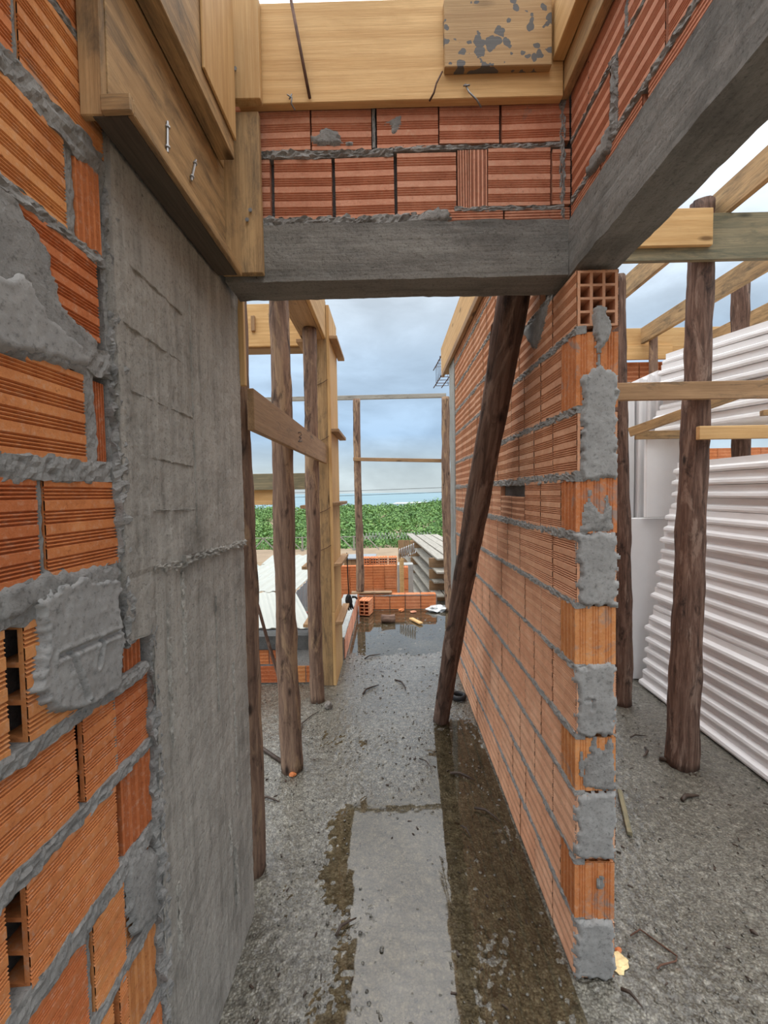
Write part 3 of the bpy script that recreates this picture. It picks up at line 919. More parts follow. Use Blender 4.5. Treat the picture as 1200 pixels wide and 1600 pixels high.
# rough mortar fringe between bricks and column
for za, zb, y, w in [(1.25, 2.18, .873, .030), (.10, 1.26, .958, .028)]:
    mortar_bed((LX + .004, y, za), Z, Y, X, zb - za, w, .012, wall_left, step=.006, back=.06, ragged=1.8)

# ---- board-formed concrete column on the left
CXF = -.520
def lc_extra(p, k, n):
    p = p.copy()
    if p.z < 1.25 + .02 * N3(p, 12, 4) and p.y < .957: p.y = .957 + .008 * N3(p, 25, 6)
    if k[0] == n[0]:
        d = p.z - 1.385 - .012 * N3((p.y, 0, 0), 6, 1)
        if d < 0: p.x -= .004
        p.x += .003 * N3((p.y * 30, p.z * 1.5, 0), 1, 5)
    return p
column_left = tag(rough_box('concrete_column', (CXF - .12, .862, 0), (CXF, 1.572, 2.62), .0125, .0028, 22, 'column', None, lc_extra, 3),
                  'wide rough grey board-marked concrete column beside the left brick wall', 'column')

for zz, ya, yb in [(1.52, .95, 1.19), (1.635, .96, 1.17), (1.765, .90, 1.18), (1.895, .88, 1.16), (2.02, .90, 1.14)]:     # fins left between the form boards
    mortar_bed((CXF, ya, zz), Vector((0, 1, -.03)).normalized(), Z, X, yb - ya, .0035, .0035, column_left, 'column', .01, 'form_fin', back=.012)
mortar_bed((CXF, 1.185, 1.45), Z, Y, X, .72, .004, .0045, column_left, 'column', .008, 'form_fin', back=.012, ragged=1.5)
for k in range(14):      # ragged cold joint between the two pours
    ya = .965 + k * .0435
    mortar_bed((CXF + .000, ya, 1.385 + .012 * N3((ya, 0, 0), 6, 1) + random.uniform(-.004, .004)), Y, Z, X, .055, random.uniform(.010, .024), random.uniform(.006, .013), column_left, 'column', .004, 'cold_joint', back=.02, ragged=1.8)
for ya, za, zb, w in [(1.02, .95, 1.30, .010), (1.10, 1.10, 1.36, .014), (1.43, .55, 1.00, .014), (1.40, .20, .40, .022), (1.36, .40, .52, .016), (1.30, .9, 1.25, .008), (1.47, 1.05, 1.2, .008), (1.02, .45, .62, .012)]:
    mortar_bed((CXF - .003, ya, za), Z, Y, X, zb - za, w, .006, column_left, 'column', .006, 'mortar_drip', back=.02, ragged=2.2)
# ---- low brick wall left of the corridor, low wall beyond the column form, far low course
random.seed(31)
mb = MB(); mb.box((-1.69, 3.555, 0), (-.64, 3.63, .29)); wall_low_left = struct(mb.build('wall_low_left', 'mortar'))
for k, (z0, z1) in enumerate([(.01, .145), (.165, .28)]):
    x = -1.69 + (0.1 if k else 0)
    while x < -.66:
        L = min(.19, -.645 - x)
        if k == 0 or x < -.86: brick('warm_solid', (x + L/2, 3.59, (z0+z1)/2), X, Z, (L, .09, z1-z0), wall_low_left)
        x += .198
rough_box('top_beam', (-1.69, 3.535, .292), (-.64, 3.66, .40), .04, .006, 10, 'dark_conc', wall_low_left)
mb = MB(); mb.box((-.60, 4.05, 0), (-.44, 5.80, .19)); wall_low_side = struct(mb.build('wall_low_side', 'mortar'))
y = 4.06
while y < 5.7:
    brick('red_solid', (-.475, y + .095, .10), Y, Z, (.19, .09, .19), wall_low_side); y += .196
rough_box('cap', (-.62, 4.05, .192), (-.435, 5.80, .212), .05, .004, 10, 'post_conc', wall_low_side)
mb = MB(); mb.box((-.42, 5.85, -.02), (.62, 5.90, .18)); wall_low_far = struct(mb.build('wall_low_far', 'mortar'))
for k in range(5):
    brick('far_solid', (-.32 + k * .206, 5.872, .10), X, Z, (.197, .115, .195), wall_low_far)
mortar_bed((-.42, 5.815, .185), X, Z, -Y, 1.0, .016, .006, wall_low_far)
# far band of masonry behind the foam stacks
mb = MB(); mb.box((1.9, 4.46, 2.40), (4.6, 4.53, 2.80)); wall_far_right = struct(mb.build('wall_far_right', 'core'))
for k in range(13):
    brick('far_solid', (1.99 + k*.2, 4.50, 2.70), X, Z, (.192, .115, .19), wall_far_right)
    brick('far_solid', (1.91 + k*.2, 4.50, 2.50), X, Z, (.192, .115, .19), wall_far_right)
mb = MB(); mb.box((2.9, 6.3, -1.0), (5.5, 6.36, 2.1)); wall_back_right = struct(mb.build('wall_back_right', 'mortar'))
for r in range(4):
    for k in range(12):
        brick('far_solid', (3.0 + k*.2 + (r % 2)*.1, 6.28, 1.40 + r*.2), X, Z, (.194, .06, .192), wall_back_right)

# ================================================================== FORMWORK
def nails(parent, pts, n, length=.03, r=.0016):
    for p in pts:
        mb = MB(); p = Vector(p); mb.tube([p, p + Vector(n) * length], r, 5); mb.tube([p + Vector(n) * length, p + Vector(n) * (length + .001)], r * 2.2, 6)
        mb.build('nail', 'steel', parent)

# front form board over the lintel masonry
f = thing('formwork', (.08, 1.40, 2.74), 'pale pine form board across the brickwork above the lintel', 'formwork')
fb = boardbox('board', (-.44, 1.392, 2.738), (.5460, 1.420, 3.030), 'pine', f)
boardbox('cover_board', (.185, 1.366, 2.806), (.502, 1.391, 3.002), 'pine_spot', f)
def wire(name, pts, r, mat, parent=None, label=None, cat=None, n=6):
    mb = MB(); mb.tube(pts, r, n)
    o = mb.build(name, mat, parent, True)
    return tag(o, label, cat) if label else o
wire('rebar', [at_y(452, -14, 1.36), at_y(468, 70, 1.372), at_y(484, 153, 1.383)], .0052, 'rust', fb)
wire('tie_wire', [at_y(449, 148, 1.385), at_y(456, 152, 1.375), at_y(455, 162, 1.38), at_y(461, 172, 1.385)], .0024, 'steel', fb)
wire('tie_wire', [at_y(456, 147, 1.376), at_y(452, 155, 1.376)], .0022, 'steel', fb)
wire('tie_wire', [at_y(691, 112, 1.384), at_y(682, 130, 1.376), at_y(678, 145, 1.378), at_y(671, 158, 1.384)], .0028, 'rust', fb)
wire('tie_wire', [at_y(727, 132, 1.384), at_y(733, 144, 1.374), at_y(745, 156, 1.376), at_y(752, 168, 1.384)], .0026, 'steel', fb)
wire('tie_wire', [at_y(724, 134, 1.38), at_y(734, 133, 1.374)], .0024, 'steel', fb)

# left form: boxed boards over the column and the wall head
f = thing('formwork', (-.48, 1.1, 2.22), 'stained timber form boards boxed over the left concrete column', 'formwork')
lb0 = boardbox('board', (-.513, .815, 2.2465), (-.487, 1.384, 2.540), 'pine_used', f)
boardbox('soffit_batten', (-.4490, .800, 2.217), (-.436, 1.372, 2.246), 'pine_used', f)
boardbox('soffit_board', (-.5120, .802, 2.219), (-.4495, 1.372, 2.246), 'form_shade_stain', f)  # split from the batten to carry the painted underside shade and stain
boardbox('soffit_cap', (-.489, .788, 2.2165), (-.436, .7995, 2.2470), 'pine_used', f)
boardbox('end_block', (-.532, .800, 2.222), (-.490, .8145, 2.60), 'pine_used', f)
boardbox('board', (-.513, .815, 2.545), (-.4845, 1.384, 2.86), 'pine_used', f)
boardbox('batten', (-.484, .62, 2.532), (-.438, 1.335, 2.80), 'pine_used', f)
boardbox('batten', (-.484, .62, 2.802), (-.440, 1.30, 3.05), 'pine', f)
boardbox('batten', (-.4375, 1.11, 2.585), (-.430, 1.335, 2.99), 'pine', f, along='Z')
cl0 = boardbox('cleat', (-.505, 1.386, 2.233), (-.377, 1.4085, 2.712), 'pine_used', f)
cl1 = boardbox('cleat', (-.506, 1.362, 2.728), (-.364, 1.390, 3.026), 'pine', f)
# double-headed nails in the left form face
for px, py, qx, qy in [(262, 190, 262, 238), (306, 250, 299, 282)]:
    a, b = at_x(px, py, -.484), at_x(qx, qy, -.482)
    mb = MB(); mb.tube([a, b], .0028, 6)
    for u in (0.15, .8):
        c = a.lerp(b, u); mb.tube([c, c + (b - a).normalized() * .004], .0055, 8)
    mb.build('nail', 'galv', lb0)
for px, py in [(350, 30), (368, 110), (392, 330), (387, 345)]:
    a = at_y(px, py, 1.385 if py > 170 else 1.360); nails(cl0 if py > 170 else cl1, [a], (0, -1, 0), .006, .003)

# right form over the long beam masonry
f = thing('formwork', (.55, .8, 2.74), 'pine form boards fixed along the brickwork above the long beam', 'formwork')
boardbox('board', (.548, -.58, 2.752), (.574, 1.424, 3.05), 'pine_used', f)
boardbox('batten', (.512, -.58, 2.835), (.5465, 1.388, 3.05), 'pine', f)

# form on top of the right corridor wall
f = thing('formwork', (.55, 3.2, 2.69), 'yellow pine form boards on top of the right corridor wall', 'formwork')
boardbox('board', (.536, 1.75, 2.705), (.561, 4.42, 2.96), 'pine', f)
boardbox('board', (.700, 1.75, 2.705), (.725, 4.42, 2.96), 'pine', f)
boardbox('batten', (.530, 1.75, 2.660), (.5545, 4.35, 2.7045), 'pine_dull', f)
boardbox('soffit', (.562, 4.03, 2.706), (.699, 4.42, 2.728), 'pine_dull', f)
# rebar cage sticking out of that form
g = thing('rebar_cage', (.62, 4.5, 2.73), 'dark steel rebar cage poking out of the right wall form', 'rebar')
for x in (.585, .675):
    for z in (2.735, 2.93):
        wire('bar', [(x - .02, 4.2, z), (x - .03, 4.6, z), (x - .06, 5.05, z - .01)], .006, 'rust', g)
for y in (4.47, 4.6, 4.73, 4.86, 4.98):
    wire('stirrup', [(.555, y, 2.73), (.68, y, 2.73), (.67, y, 2.94), (.545, y, 2.94), (.548, y, 2.725)], .004, 'rust', g)
wire('hooked_rebar', [at_x(783, 500, .545), at_x(774, 500, .54), at_x(769, 508, .54), at_x(766, 540, .54), at_x(761, 593, .552)], .0055, 'rust', None,
     'hooked rusty bar hanging on the upper right brick wall', 'rebar')

# far-left beam form: one run facing the camera, one run along the props
f = thing('formwork', (-1.1, 3.62, 2.75), 'orange pine beam form seen behind the peeled props at left', 'formwork')
boardbox('board', (-2.3, 3.60, 2.745), (-.635, 3.625, 3.08), 'pine', f)
boardbox('soffit', (-2.3, 3.626, 2.735), (-.635, 3.78, 2.762), 'pine_dull', f)
boardbox('cleat', (-1.08, 3.575, 2.86), (-1.05, 3.5995, 2.98), 'pine_dull', f)
f = thing('formwork', (-.545, 2.7, 2.75), 'long pine beam form resting on the row of peeled props', 'formwork')
boardbox('soffit', (-.632, 1.60, 2.748), (-.498, 3.49, 2.772), 'pine_dull', f)
boardbox('board', (-.4975, 1.60, 2.752), (-.472, 3.49, 3.06), 'pine', f)
boardbox('board', (-.658, 1.60, 2.752), (-.633, 3.49, 3.06), 'pine_dull', f)

# column form with yokes
f = thing('column_formwork', (-.54, 3.75, 0), 'tall boxed pine column form with projecting yokes', 'formwork')
cf = boardbox('front_board', (-.62, 3.50, 0), (-.472, 3.525, 3.05), 'pine_used', f)
boardbox('side_board', (-.4715, 3.50, .60), (-.446, 3.74, 3.02), 'pine', f)
boardbox('side_board', (-.4715, 3.742, .60), (-.446, 3.99, 3.02), 'pine', f)
boardbox('side_board', (-.4715, 3.50, 0), (-.446, 3.74, .597), 'pine', f)
boardbox('side_board', (-.4715, 3.742, 0), (-.446, 3.99, .597), 'pine', f)
boardbox('side_board', (-.646, 3.50, 0), (-.621, 3.99, 3.02), 'pine_used', f)
boardbox('back_board', (-.62, 3.965, 0), (-.472, 3.99, 3.02), 'pine_used', f)
for z in (2.755, 2.035, 1.455, .968, .50):
    boardbox('yoke', (-.4455, 3.49, z), (-.385, 4.08, z + .026), 'pine_dull', f)
    boardbox('yoke', (-.705, 3.49, z - .02), (-.6465, 4.08, z + .006), 'pine_dull', f)
for z in (2.42, 1.98, 1.42, 1.12):
    wire('tie_wire', [(-.55, 3.493, z - .02), (-.50, 3.488, z), (-.465, 3.488, z + .022)], .0025, 'rust', cf)

# far form behind the foam
f = thing('formwork', (3.0, 4.4, 2.8), 'bright orange pine form above the far brick band behind the foam', 'formwork')
boardbox('board', (1.85, 4.37, 2.83), (4.6, 4.40, 3.10), 'pine', f)
boardbox('board', (1.85, 4.341, 2.795), (2.75, 4.3695, 2.93), 'pine', f)

# ================================================================== PROPS (eucalyptus poles)
random.seed(41)
PG = 'peeled poles holding up the left beam form'
pole('wooden_prop', (-.585, 1.755, -.004), (-.585, 1.755, 2.745), .050, .046, 'bark', 'reddish peeled prop standing right behind the left concrete column', group=PG, bend=.006)
pole('wooden_prop', (-.572, 2.425, -.004), (-.602, 2.425, 2.745), .060, .050, 'bark', 'thick peeled prop in the middle of the left row', group=PG, bend=.012)
pole('wooden_prop', (-.560, 3.235, -.004), (-.567, 3.25, 2.745), .050, .050, 'bark', 'dark based peeled prop against the tall column form', group=PG, bend=.006)
pole('wooden_prop', (.330, 2.94, -.004), (.482, 1.66, 2.385), .052, .060, 'bark_dark', 'dark leaning pole propped diagonally across the corridor', bend=.006, rough=.08)
pole('wooden_prop', (1.665, 3.14, -.004), (1.625, 3.14, 3.02), .057, .050, 'bark_dark', 'dark bark prop just right of the brick wall end', bend=.010)
pole('wooden_prop', (1.625, 2.44, -.004), (1.695, 2.44, 3.06), .080, .056, 'bark_dark', 'stout dark bark prop in front of the white foam pile', bend=.010)
pole('wooden_prop', (2.72, 3.42, -.004), (2.66, 3.42, 3.10), .062, .058, 'bark_dark', 'split topped prop behind the foam pile at far right', bend=.01, split=.05)
pole('wooden_prop', (2.52, 4.25, -.004), (2.52, 4.25, 3.0), .040, .036, 'bark', 'thin prop under the far orange form', bend=.006)
pole('wooden_prop', (3.75, 5.6, -.9), (3.75, 5.6, 2.3), .045, .04, 'bark', 'distant thin prop before the brick wall beyond the foam', bend=.006)
pole('wooden_prop', (-.405, 5.88, .215), (-.385, 5.88, 2.79), .052, .046, 'bark', 'slim pole standing on the far low wall against the sea', bend=.012)
pole('wooden_prop', (.775, 5.72, -.004), (.745, 5.72, 2.76), .060, .050, 'bark', 'prop partly hidden behind the slim concrete column', bend=.012)
pole('wooden_prop', at_z(440, 1070, .02), at_y(402, 945, 3.42), .016, .012, 'bark_dark', 'thin dark stick leaning on the low wall at left', 'stick', bend=.006, seg=8)

tag(boardbox('edge_batten', (-.524, 1.580, 1.94), (-.503, 1.600, 2.60), 'pine', None, along='Z'), 'narrow pale batten standing against the far edge of the left concrete column', 'timber')
# ================================================================== LOOSE RAILS AND JOISTS
def rail(lo, hi, mat, label, name='wooden_rail', cat='timber', **kw):
    return tag(boardbox(name, lo, hi, mat, None, **kw), label, cat)
b = rail((-.507, 1.605, 1.785), (-.482, 3.485, 1.935), 'pine_dull', 'brown board nailed along the left props at head height')
wire('pencil_mark', [at_x(466, 676, -.481), at_x(470, 675, -.481), at_x(471, 680, -.481), at_x(467, 683, -.481), at_x(471, 684, -.481), at_x(466, 690, -.481), at_x(472, 689, -.481)], .0022, 'twig', b)
rail((-1.30, 3.665, 1.590), (-.655, 3.70, 1.725), 'pine_green', 'weathered plank crossing behind the left props above the shrubs')
rail((-1.30, 3.705, 1.465), (-.86, 3.735, 1.600), 'pine', 'orange board with a dark stain below the weathered plank')
tag(board('wooden_rail', at_y(400, 625, 5.96) + Vector((-.3, 0, 0)), at_y(697, 618, 5.96), .055, .04, Z, 'plank_grey'), 'thin grey rail running high across the open end against the clouds', 'timber')
tag(board('wooden_rail', at_y(552, 717.5, 5.80), at_y(697, 720, 5.80), .045, .03, Z, 'pine_dull'), 'short thin rail between the slim pole and the right wall', 'timber')
# right room
rail((1.20, 2.345, 2.722), (2.60, 2.372, 2.955), 'pine_green', 'mouldy greenish beam board across the stout dark prop', name='beam_board')
rail((1.10, 2.318, 2.782), (1.667, 2.3435, 2.965), 'pine', 'fresh orange board overlapping the mouldy beam board', name='beam_board')
rail((1.12, 2.325, 2.008), (2.60, 2.352, 2.098), 'pine_dull', 'brown rail crossing in front of both dark props')
rail((1.615, 2.322, 1.800), (2.60, 2.350, 1.868), 'pine', 'pale narrow batten nailed to the stout dark prop')
rail((1.70, 3.065, 1.888), (3.2, 3.085, 1.945), 'pine_used', 'thin batten behind the stout prop under the upper foam stack')
tag(board('brace', at_y(983, 676, 3.02), at_y(1240, 585, 2.56), .06, .03, Z, 'pine_used'), 'diagonal brace rising from the prop by the wall towards the right', 'timber')
rail((1.762, 1.2, 2.965), (1.792, 3.42, 3.115), 'pine_used', 'long joist running over the two dark props', name='joist')
rail((2.44, 1.9, 2.935), (2.475, 4.335, 3.085), 'pine_used', 'joist carried by the split topped prop', name='joist')
rail((2.93, 1.9, 2.80), (2.965, 4.335, 2.96), 'pine_used', 'outermost joist above the upper foam stack', name='joist')
tag(board('brace', (1.95, 3.5, 1.966), (3.1, 3.05, 1.966), .05, .03, Y, 'pine_used'), 'batten carrying the upper foam stack at its far end', 'timber')
tag(board('brace', (2.12, 2.55, 1.966), (3.2, 2.15, 1.966), .05, .03, Y, 'pine_used'), 'batten carrying the upper foam stack at its near end', 'timber')
# ================================================================== FOAM
ORD = ['lowest', 'second', 'third', 'fourth', 'fifth', 'sixth', 'seventh', 'eighth', 'ninth', 'tenth', 'eleventh', 'twelfth', 'thirteenth',
       'fourteenth', 'fifteenth', 'sixteenth', 'seventeenth', 'eighteenth', 'nineteenth', 'twentieth', 'twenty-first', 'twenty-second', 'twenty-third', 'twenty-fourth']
def foam_mesh(name, length, width, h, lip=.030, seed=0):
    # cross-section in x,z: a lip low on both edges, bevelled shoulder above; extruded along y with a slightly worn edge
    prof = [(0, 0.0), (-.004, h*.16), (0, h*.36), (lip, h*.52), (lip, h*.985), (width-lip, h*.985), (width-lip, h*.52), (width, h*.36), (width+.004, h*.16), (width, 0)]
    n = max(4, int(length / .08)); m = len(prof)
    vs, fs = [], []
    for i in range(n + 1):
        y = length * i / n
        for x, z in prof:
            vs.append((x + .003 * N3((y, z * 9, seed), 7), y, z + .0015 * N3((y, x, seed + 3), 6)))
    for i in range(n):
        for k in range(m):
            fs.append((i*m+k, i*m+(k+1) % m, (i+1)*m+(k+1) % m, (i+1)*m+k))
    fs.append(tuple(range(m))); fs.append(tuple(n*m+k for k in range(m))[::-1])
    return mesh_from(name, vs, fs, 'foam')
random.seed(51)
FM = [foam_mesh('foam_slab', 1.85, .42, .0845, .030, s) for s in (1, 2, 3)]
def slab(me, loc, rz=0, rx=0, ry=0, label='', group=None):
    o = mobj('foam_slab', me, None, Matrix.Translation(loc) @ Matrix.Rotation(rz, 4, 'Z') @ Matrix.Rotation(ry, 4, 'Y') @ Matrix.Rotation(rx, 4, 'X'))
    return tag(o, label, 'foam slab', group)
NL = 20
for k in range(NL):
    z = .012 + k * .0865
    slab(FM[k % 3], (1.955 + .010 * k + random.uniform(-.014, .014), 1.60 - .006 * k + random.uniform(-.02, .03), z), random.uniform(-.006, .006), 0, 0,
         f'white notched foam slab, {ORD[k]} from the floor in the tall right pile' if k else 'white notched foam slab at the very bottom of the tall right pile',
         'foam slabs in the tall right pile')
NU = 7
UM = [foam_mesh('foam_slab', 1.75, .42, .088, .034, s) for s in (5, 6, 7)]
c20 = math.radians(20)
far = Vector((2.09, 3.55, 1.985))
for k in range(NU):
    d = Vector((math.sin(c20), -math.cos(c20), 0))
    p = far + d * (1.75 + random.uniform(-.03, .03)) + Vector((random.uniform(-.015, .015) + .012 * k, 0, k * .0905))
    slab(UM[k % 3], p, c20 + random.uniform(-.01, .01), 0, 0,
         f'white notched foam slab, {ORD[k]} in the upper stack resting on battens', 'foam slabs in the upper stack')
# slabs standing on end behind the pile
VM = [foam_mesh('foam_slab', 2.50, .40, .075, .026, s) for s in (8, 9)]
words = ['nearest the brick wall', 'second from the brick wall', 'third from the brick wall', 'fourth from the brick wall', 'fifth from the brick wall']
for k in range(5):
    me = VM[k % 2]
    x = 1.955 + k * .080
    # local y -> world z ; local z -> world +x ; local x -> world y
    R = Matrix(((0, 0, 1, x), (1, 0, 0, 3.66 + random.uniform(-.02, .02)), (0, 1, 0, .004), (0, 0, 0, 1)))
    o = mobj('foam_slab', me, None, R @ Matrix.Rotation(random.uniform(-.01, .01), 4, 'X'))
    o.scale.y *= 1 - .012 * abs(k - 3)
    tag(o, f'upright white foam slab standing on end, {words[k]}', 'foam slab', 'foam slabs standing on end')
tag(boardbox('foam_sheet', (1.90, 3.545, .003), (2.33, 3.60, 1.315), 'foam', None, c=.006), 'plain flat white foam sheet standing on the floor beside the pile', 'foam sheet')
tag(boardbox('foam_sheet', (2.02, 3.495, 1.318), (2.38, 3.53, 1.94), 'foam', None, c=.006), 'smaller flat white foam sheet leaning above the pile corner', 'foam sheet')

# ================================================================== THINGS ON THE FLOOR
random.seed(61)
def ring_obj():
    mb = MB(); R, r, n, m = .045, .014, 24, 8
    vs = [((R + r*math.cos(b)) * math.cos(a), (R + r*math.cos(b)) * math.sin(a), .020 + .020*math.sin(b)) for a in [2*math.pi*i/n for i in range(n)] for b in [2*math.pi*j/m for j in range(m)]]
    mb.add(vs, [(i*m+j, i*m+(j+1) % m, ((i+1) % n)*m+(j+1) % m, ((i+1) % n)*m+j) for i in range(n) for j in range(m)])
    o = mb.build('pipe_ring', 'rubber', None, True, Matrix.Translation((.498, 3.25, .0)))
    return tag(o, 'black ring lying on the floor at the foot of the brick wall', 'ring')
ring_obj()

def lump(name, loc, size, mat, label, cat, seed=1, amp=.35, parent=None):
    bm = bmesh.new(); bmesh.ops.create_icosphere(bm, subdivisions=3, radius=1.0)
    for v in bm.verts:
        k = 1 + amp * NF(v.co, 1.5, seed)
        v.co = Vector((v.co.x * size[0], v.co.y * size[1], max(-.8, v.co.z) * size[2])) * k
    me = bpy.data.meshes.new(name); bm.to_mesh(me); bm.free(); me.materials.append(M[mat])
    o = mobj(name, me, parent, Matrix.Translation(Vector(loc) + Vector((0, 0, size[2] * .8))))
    return tag(o, label, cat) if label else o
lump('foam_crumb', (.718, 1.385, -.002), (.034, .026, .010), 'cream', 'cream coloured lump of foam on the floor by the wall end', 'foam lump', 4, .5)
lump('brick_chip', at_z(966, 1487), (.010, .009, .007), 'brick_far', 'small red brick chip on the floor near the cream lump', 'brick chip', 9)
lump('brick_chip', at_z(457, 1212), (.020, .014, .010), 'brick', 'red brick chip at the foot of the middle peeled prop', 'brick chip', 12)
lump('brick_chip', at_z(627, 955), (.035, .03, .02), 'brick_far', 'orange brick chip before the far low course', 'brick chip', 14)
lump('brick_chip', at_z(646, 957), (.04, .03, .012), 'brick_red', 'flat pinkish brick chip right of the orange chip', 'brick chip', 15)
lump('plastic_scrap', at_z(682, 954), (.11, .09, .035), 'plastic', 'crumpled white plastic scrap at the foot of the far prop', 'plastic', 17, .7)
lump('bottle_top', at_z(970, 1243), (.010, .008, .006), 'blue', 'tiny blue bottle top beside the brick wall end', 'bottle top', 18)
rock = lump('stone', at_z(513, 1107), (.030, .028, .028), 'stone', 'dark round stone by the foot of the left props', 'stone', 19)
pole('wood_offcut', at_z(596, 972) + Vector((0, 0, .045)), at_z(617, 971) + Vector((0, 0, .045)), .05, .045, 'bark_dark', 'short dark log offcut lying in the far puddle', 'wood offcut', bend=.004)
tag(board('wood_chip', at_z(642, 968) + Vector((0, 0, .014)), at_z(658, 976) + Vector((0, 0, .014)), .05, .02, Y, 'pine'), 'pale wood chip beside the log in the far puddle', 'wood chip')
a, b2 = at_z(968, 1240), at_z(984, 1308)
tag(board('wood_strip', a + Vector((0, 0, .014)), b2 + Vector((0, 0, .014)), .022, .02, X, 'pine_green'), 'dark wet wood strip lying along the brick wall end', 'wood strip')
random.seed(63)
def twig(px0, py0, px1, py1, r, label, bendk=.2, mat='twig'):
    p, q = at_z(px0, py0, .008), at_z(px1, py1, .008)
    side = Vector((-(q - p).y, (q - p).x, 0)) * bendk
    pts = [p, p.lerp(q, .35) + side * .7 + Vector((0, 0, .004)), p.lerp(q, .7) + side * .5, q]
    mb = MB(); mb.tube(pts, [r, r * 1.1, r * .8, r * .4], 6)
    return tag(mb.build('twig', mat, None, True), label, 'twig')
TW = [(741, 1262, 782, 1284, .0055, 'curved dark twig lying near the brick wall base'), (703, 1208, 742, 1219, .007, 'reddish bark strip on the floor in the brown puddle'),
      (525, 1462, 557, 1434, .005, 'dark curved twig at the edge of the near puddle'), (567, 1084, 592, 1070, .007, 'straight dark twig behind the leaning pole at left'),
      (617, 1062, 634, 1077, .006, 'short dark twig in the middle of the corridor'), (402, 1248, 437, 1253, .005, 'dark twig beside the left concrete column foot'),
      (470, 1145, 500, 1110, .004, 'long thin stick beside the middle peeled prop'), (440, 1190, 402, 1110, .012, 'dark branch lying behind the middle peeled prop'),
      (720, 1290, 735, 1308, .004, 'tiny forked twig in the brown puddle'), (655, 1185, 675, 1205, .003, 'thin twig on pebbly floor in mid corridor'),
      (570, 1029, 595, 1022, .006, 'short dark stick before the far puddle'), (985, 1152, 1012, 1150, .004, 'thin twig on the floor between the two dark props'),
      (1030, 1185, 1068, 1200, .012, 'dark bark flake at the foot of the stout prop'), (1066, 1250, 1092, 1243, .010, 'reddish bark flake on the right room floor'),
      (1172, 1455, 1185, 1462, .006, 'small dark chip near the right edge of the floor'), (1008, 1168, 1005, 1182, .007, 'short bark chip left of the stout prop'),
      (970, 1545, 1004, 1574, .005, 'dark crooked twig below the cream lump')]
for t in TW: twig(*t[:5], t[5])
wire('bent_wire', [at_z(985, 1462, .006), at_z(1000, 1452, .006), at_z(1015, 1463, .007), at_z(1058, 1494, .007), at_z(1056, 1502, .006), at_z(1032, 1508, .006), at_z(1027, 1514, .006)], .0028, 'rust', None,
     'bent rusty wire lying on the right room floor', 'wire')
# loose gravel over the slab, too many to count
def gravel():
    bm = bmesh.new(); bmesh.ops.create_icosphere(bm, subdivisions=1, radius=1.0)
    base = np.array([v.co[:] for v in bm.verts]); bf = [[v.index for v in f.verts] for f in bm.faces]; bm.free()
    rng = np.random.default_rng(3)
    mb = MB()
    n = 0
    while n < 2600:
        x = rng.uniform(-1.2, 2.0); y = 1.15 + 4.3 * rng.random() ** 1.7
        if RX0 - .02 < x < RX1 + .02 and y < 4.05: continue
        if x < CXF + .02 and y < 1.62: continue
        s = rng.uniform(.0025, .0068) * (1 + .1 * y)
        v = base * (s * rng.uniform(.7, 1.2, 3) * np.array([1, 1, .65])) * (1 + rng.uniform(-.2, .2, (len(base), 1))) + np.array([x, y, floor_h(x, y) + s * .25])
        mb.add(v.tolist(), bf); n += 1
    o = mb.build('gravel', 'floor', None, True)
    return tag(o, 'fine loose gravel scattered over the wet concrete floor', 'gravel', kind='stuff')
gravel()
def crumbs():
    rng = np.random.default_rng(8)
    mb = MB()
    for n in range(330):
        x = rng.uniform(-1.1, 1.95); y = 1.2 + 3.6 * rng.random() ** 1.4
        if RX0 - .03 < x < RX1 + .03 and y < 4.05: continue
        if x < CXF + .03 and y < 1.62: continue
        l = rng.uniform(.003, .012); w = l * rng.uniform(.15, .45); a = rng.uniform(0, 3.14); z = floor_h(x, y) + .0015
        ca, sa = math.cos(a), math.sin(a)
        q = [(-l, -w * .5), (l * .8, -w), (l, w * .6), (-l * .7, w)]
        lo = [(x + u * ca - v * sa, y + u * sa + v * ca, z) for u, v in q]; hi = [(p[0], p[1], p[2] + rng.uniform(.002, .006)) for p in lo]
        mb.add(lo + hi, [(4, 5, 6, 7), (0, 1, 5, 4), (1, 2, 6, 5), (2, 3, 7, 6), (3, 0, 4, 7)])
    return tag(mb.build('bark_crumbs', 'twig'), 'dark bark crumbs and splinters strewn over the wet floor', 'debris', kind='stuff')
crumbs()

# lone brick, black bag, plank on the far wall
o = brick('eight', (-.315, 5.60, .10), Vector((.22, 1, 0)), Z, (.19, .135, .19), None, name='hollow_brick')
tag(o, 'single hollow clay brick with eight holes standing in the far puddle', 'brick')
tag(board('wooden_rail', (-.52, 5.86, .222), (.02, 5.86, .222), .10, .018, Y, 'plywood'), 'reddish board lying on the far low course beside the slim pole', 'timber')
bag = thing('glove', Vector((-.39, 4.085, .50)), 'black work glove hanging by a cord from the column form', 'glove')
c0 = Vector((-.392, 4.115, .585))
lump('palm', c0 - Vector((0, 0, .10)), (.035, .03, .065), 'rubber', None, None, 21, .2, bag)
for k in range(4):
    a0 = c0 + Vector((-.022 + .014 * k, -.01, -.06)); mb = MB()
    mb.tube([a0, a0 + Vector((.004 * k, 0, -.04)), a0 + Vector((.006 * k + .004, -.008, -.075 + .008 * abs(k - 1)))], [.010, .010, .007], 7); mb.build('finger', 'rubber', bag, True)
mb = MB(); a0 = c0 + Vector((.03, 0, -.01)); mb.tube([a0, a0 + Vector((.03, 0, .0)), a0 + Vector((.05, 0, -.02))], [.012, .011, .008], 7); mb.build('thumb', 'rubber', bag, True)
wire('cord', [(-.40, 4.072, .996), (-.398, 4.092, .985), (-.396, 4.098, .80), c0 + Vector((0, 0, .02))], .006, 'rubber', bag)

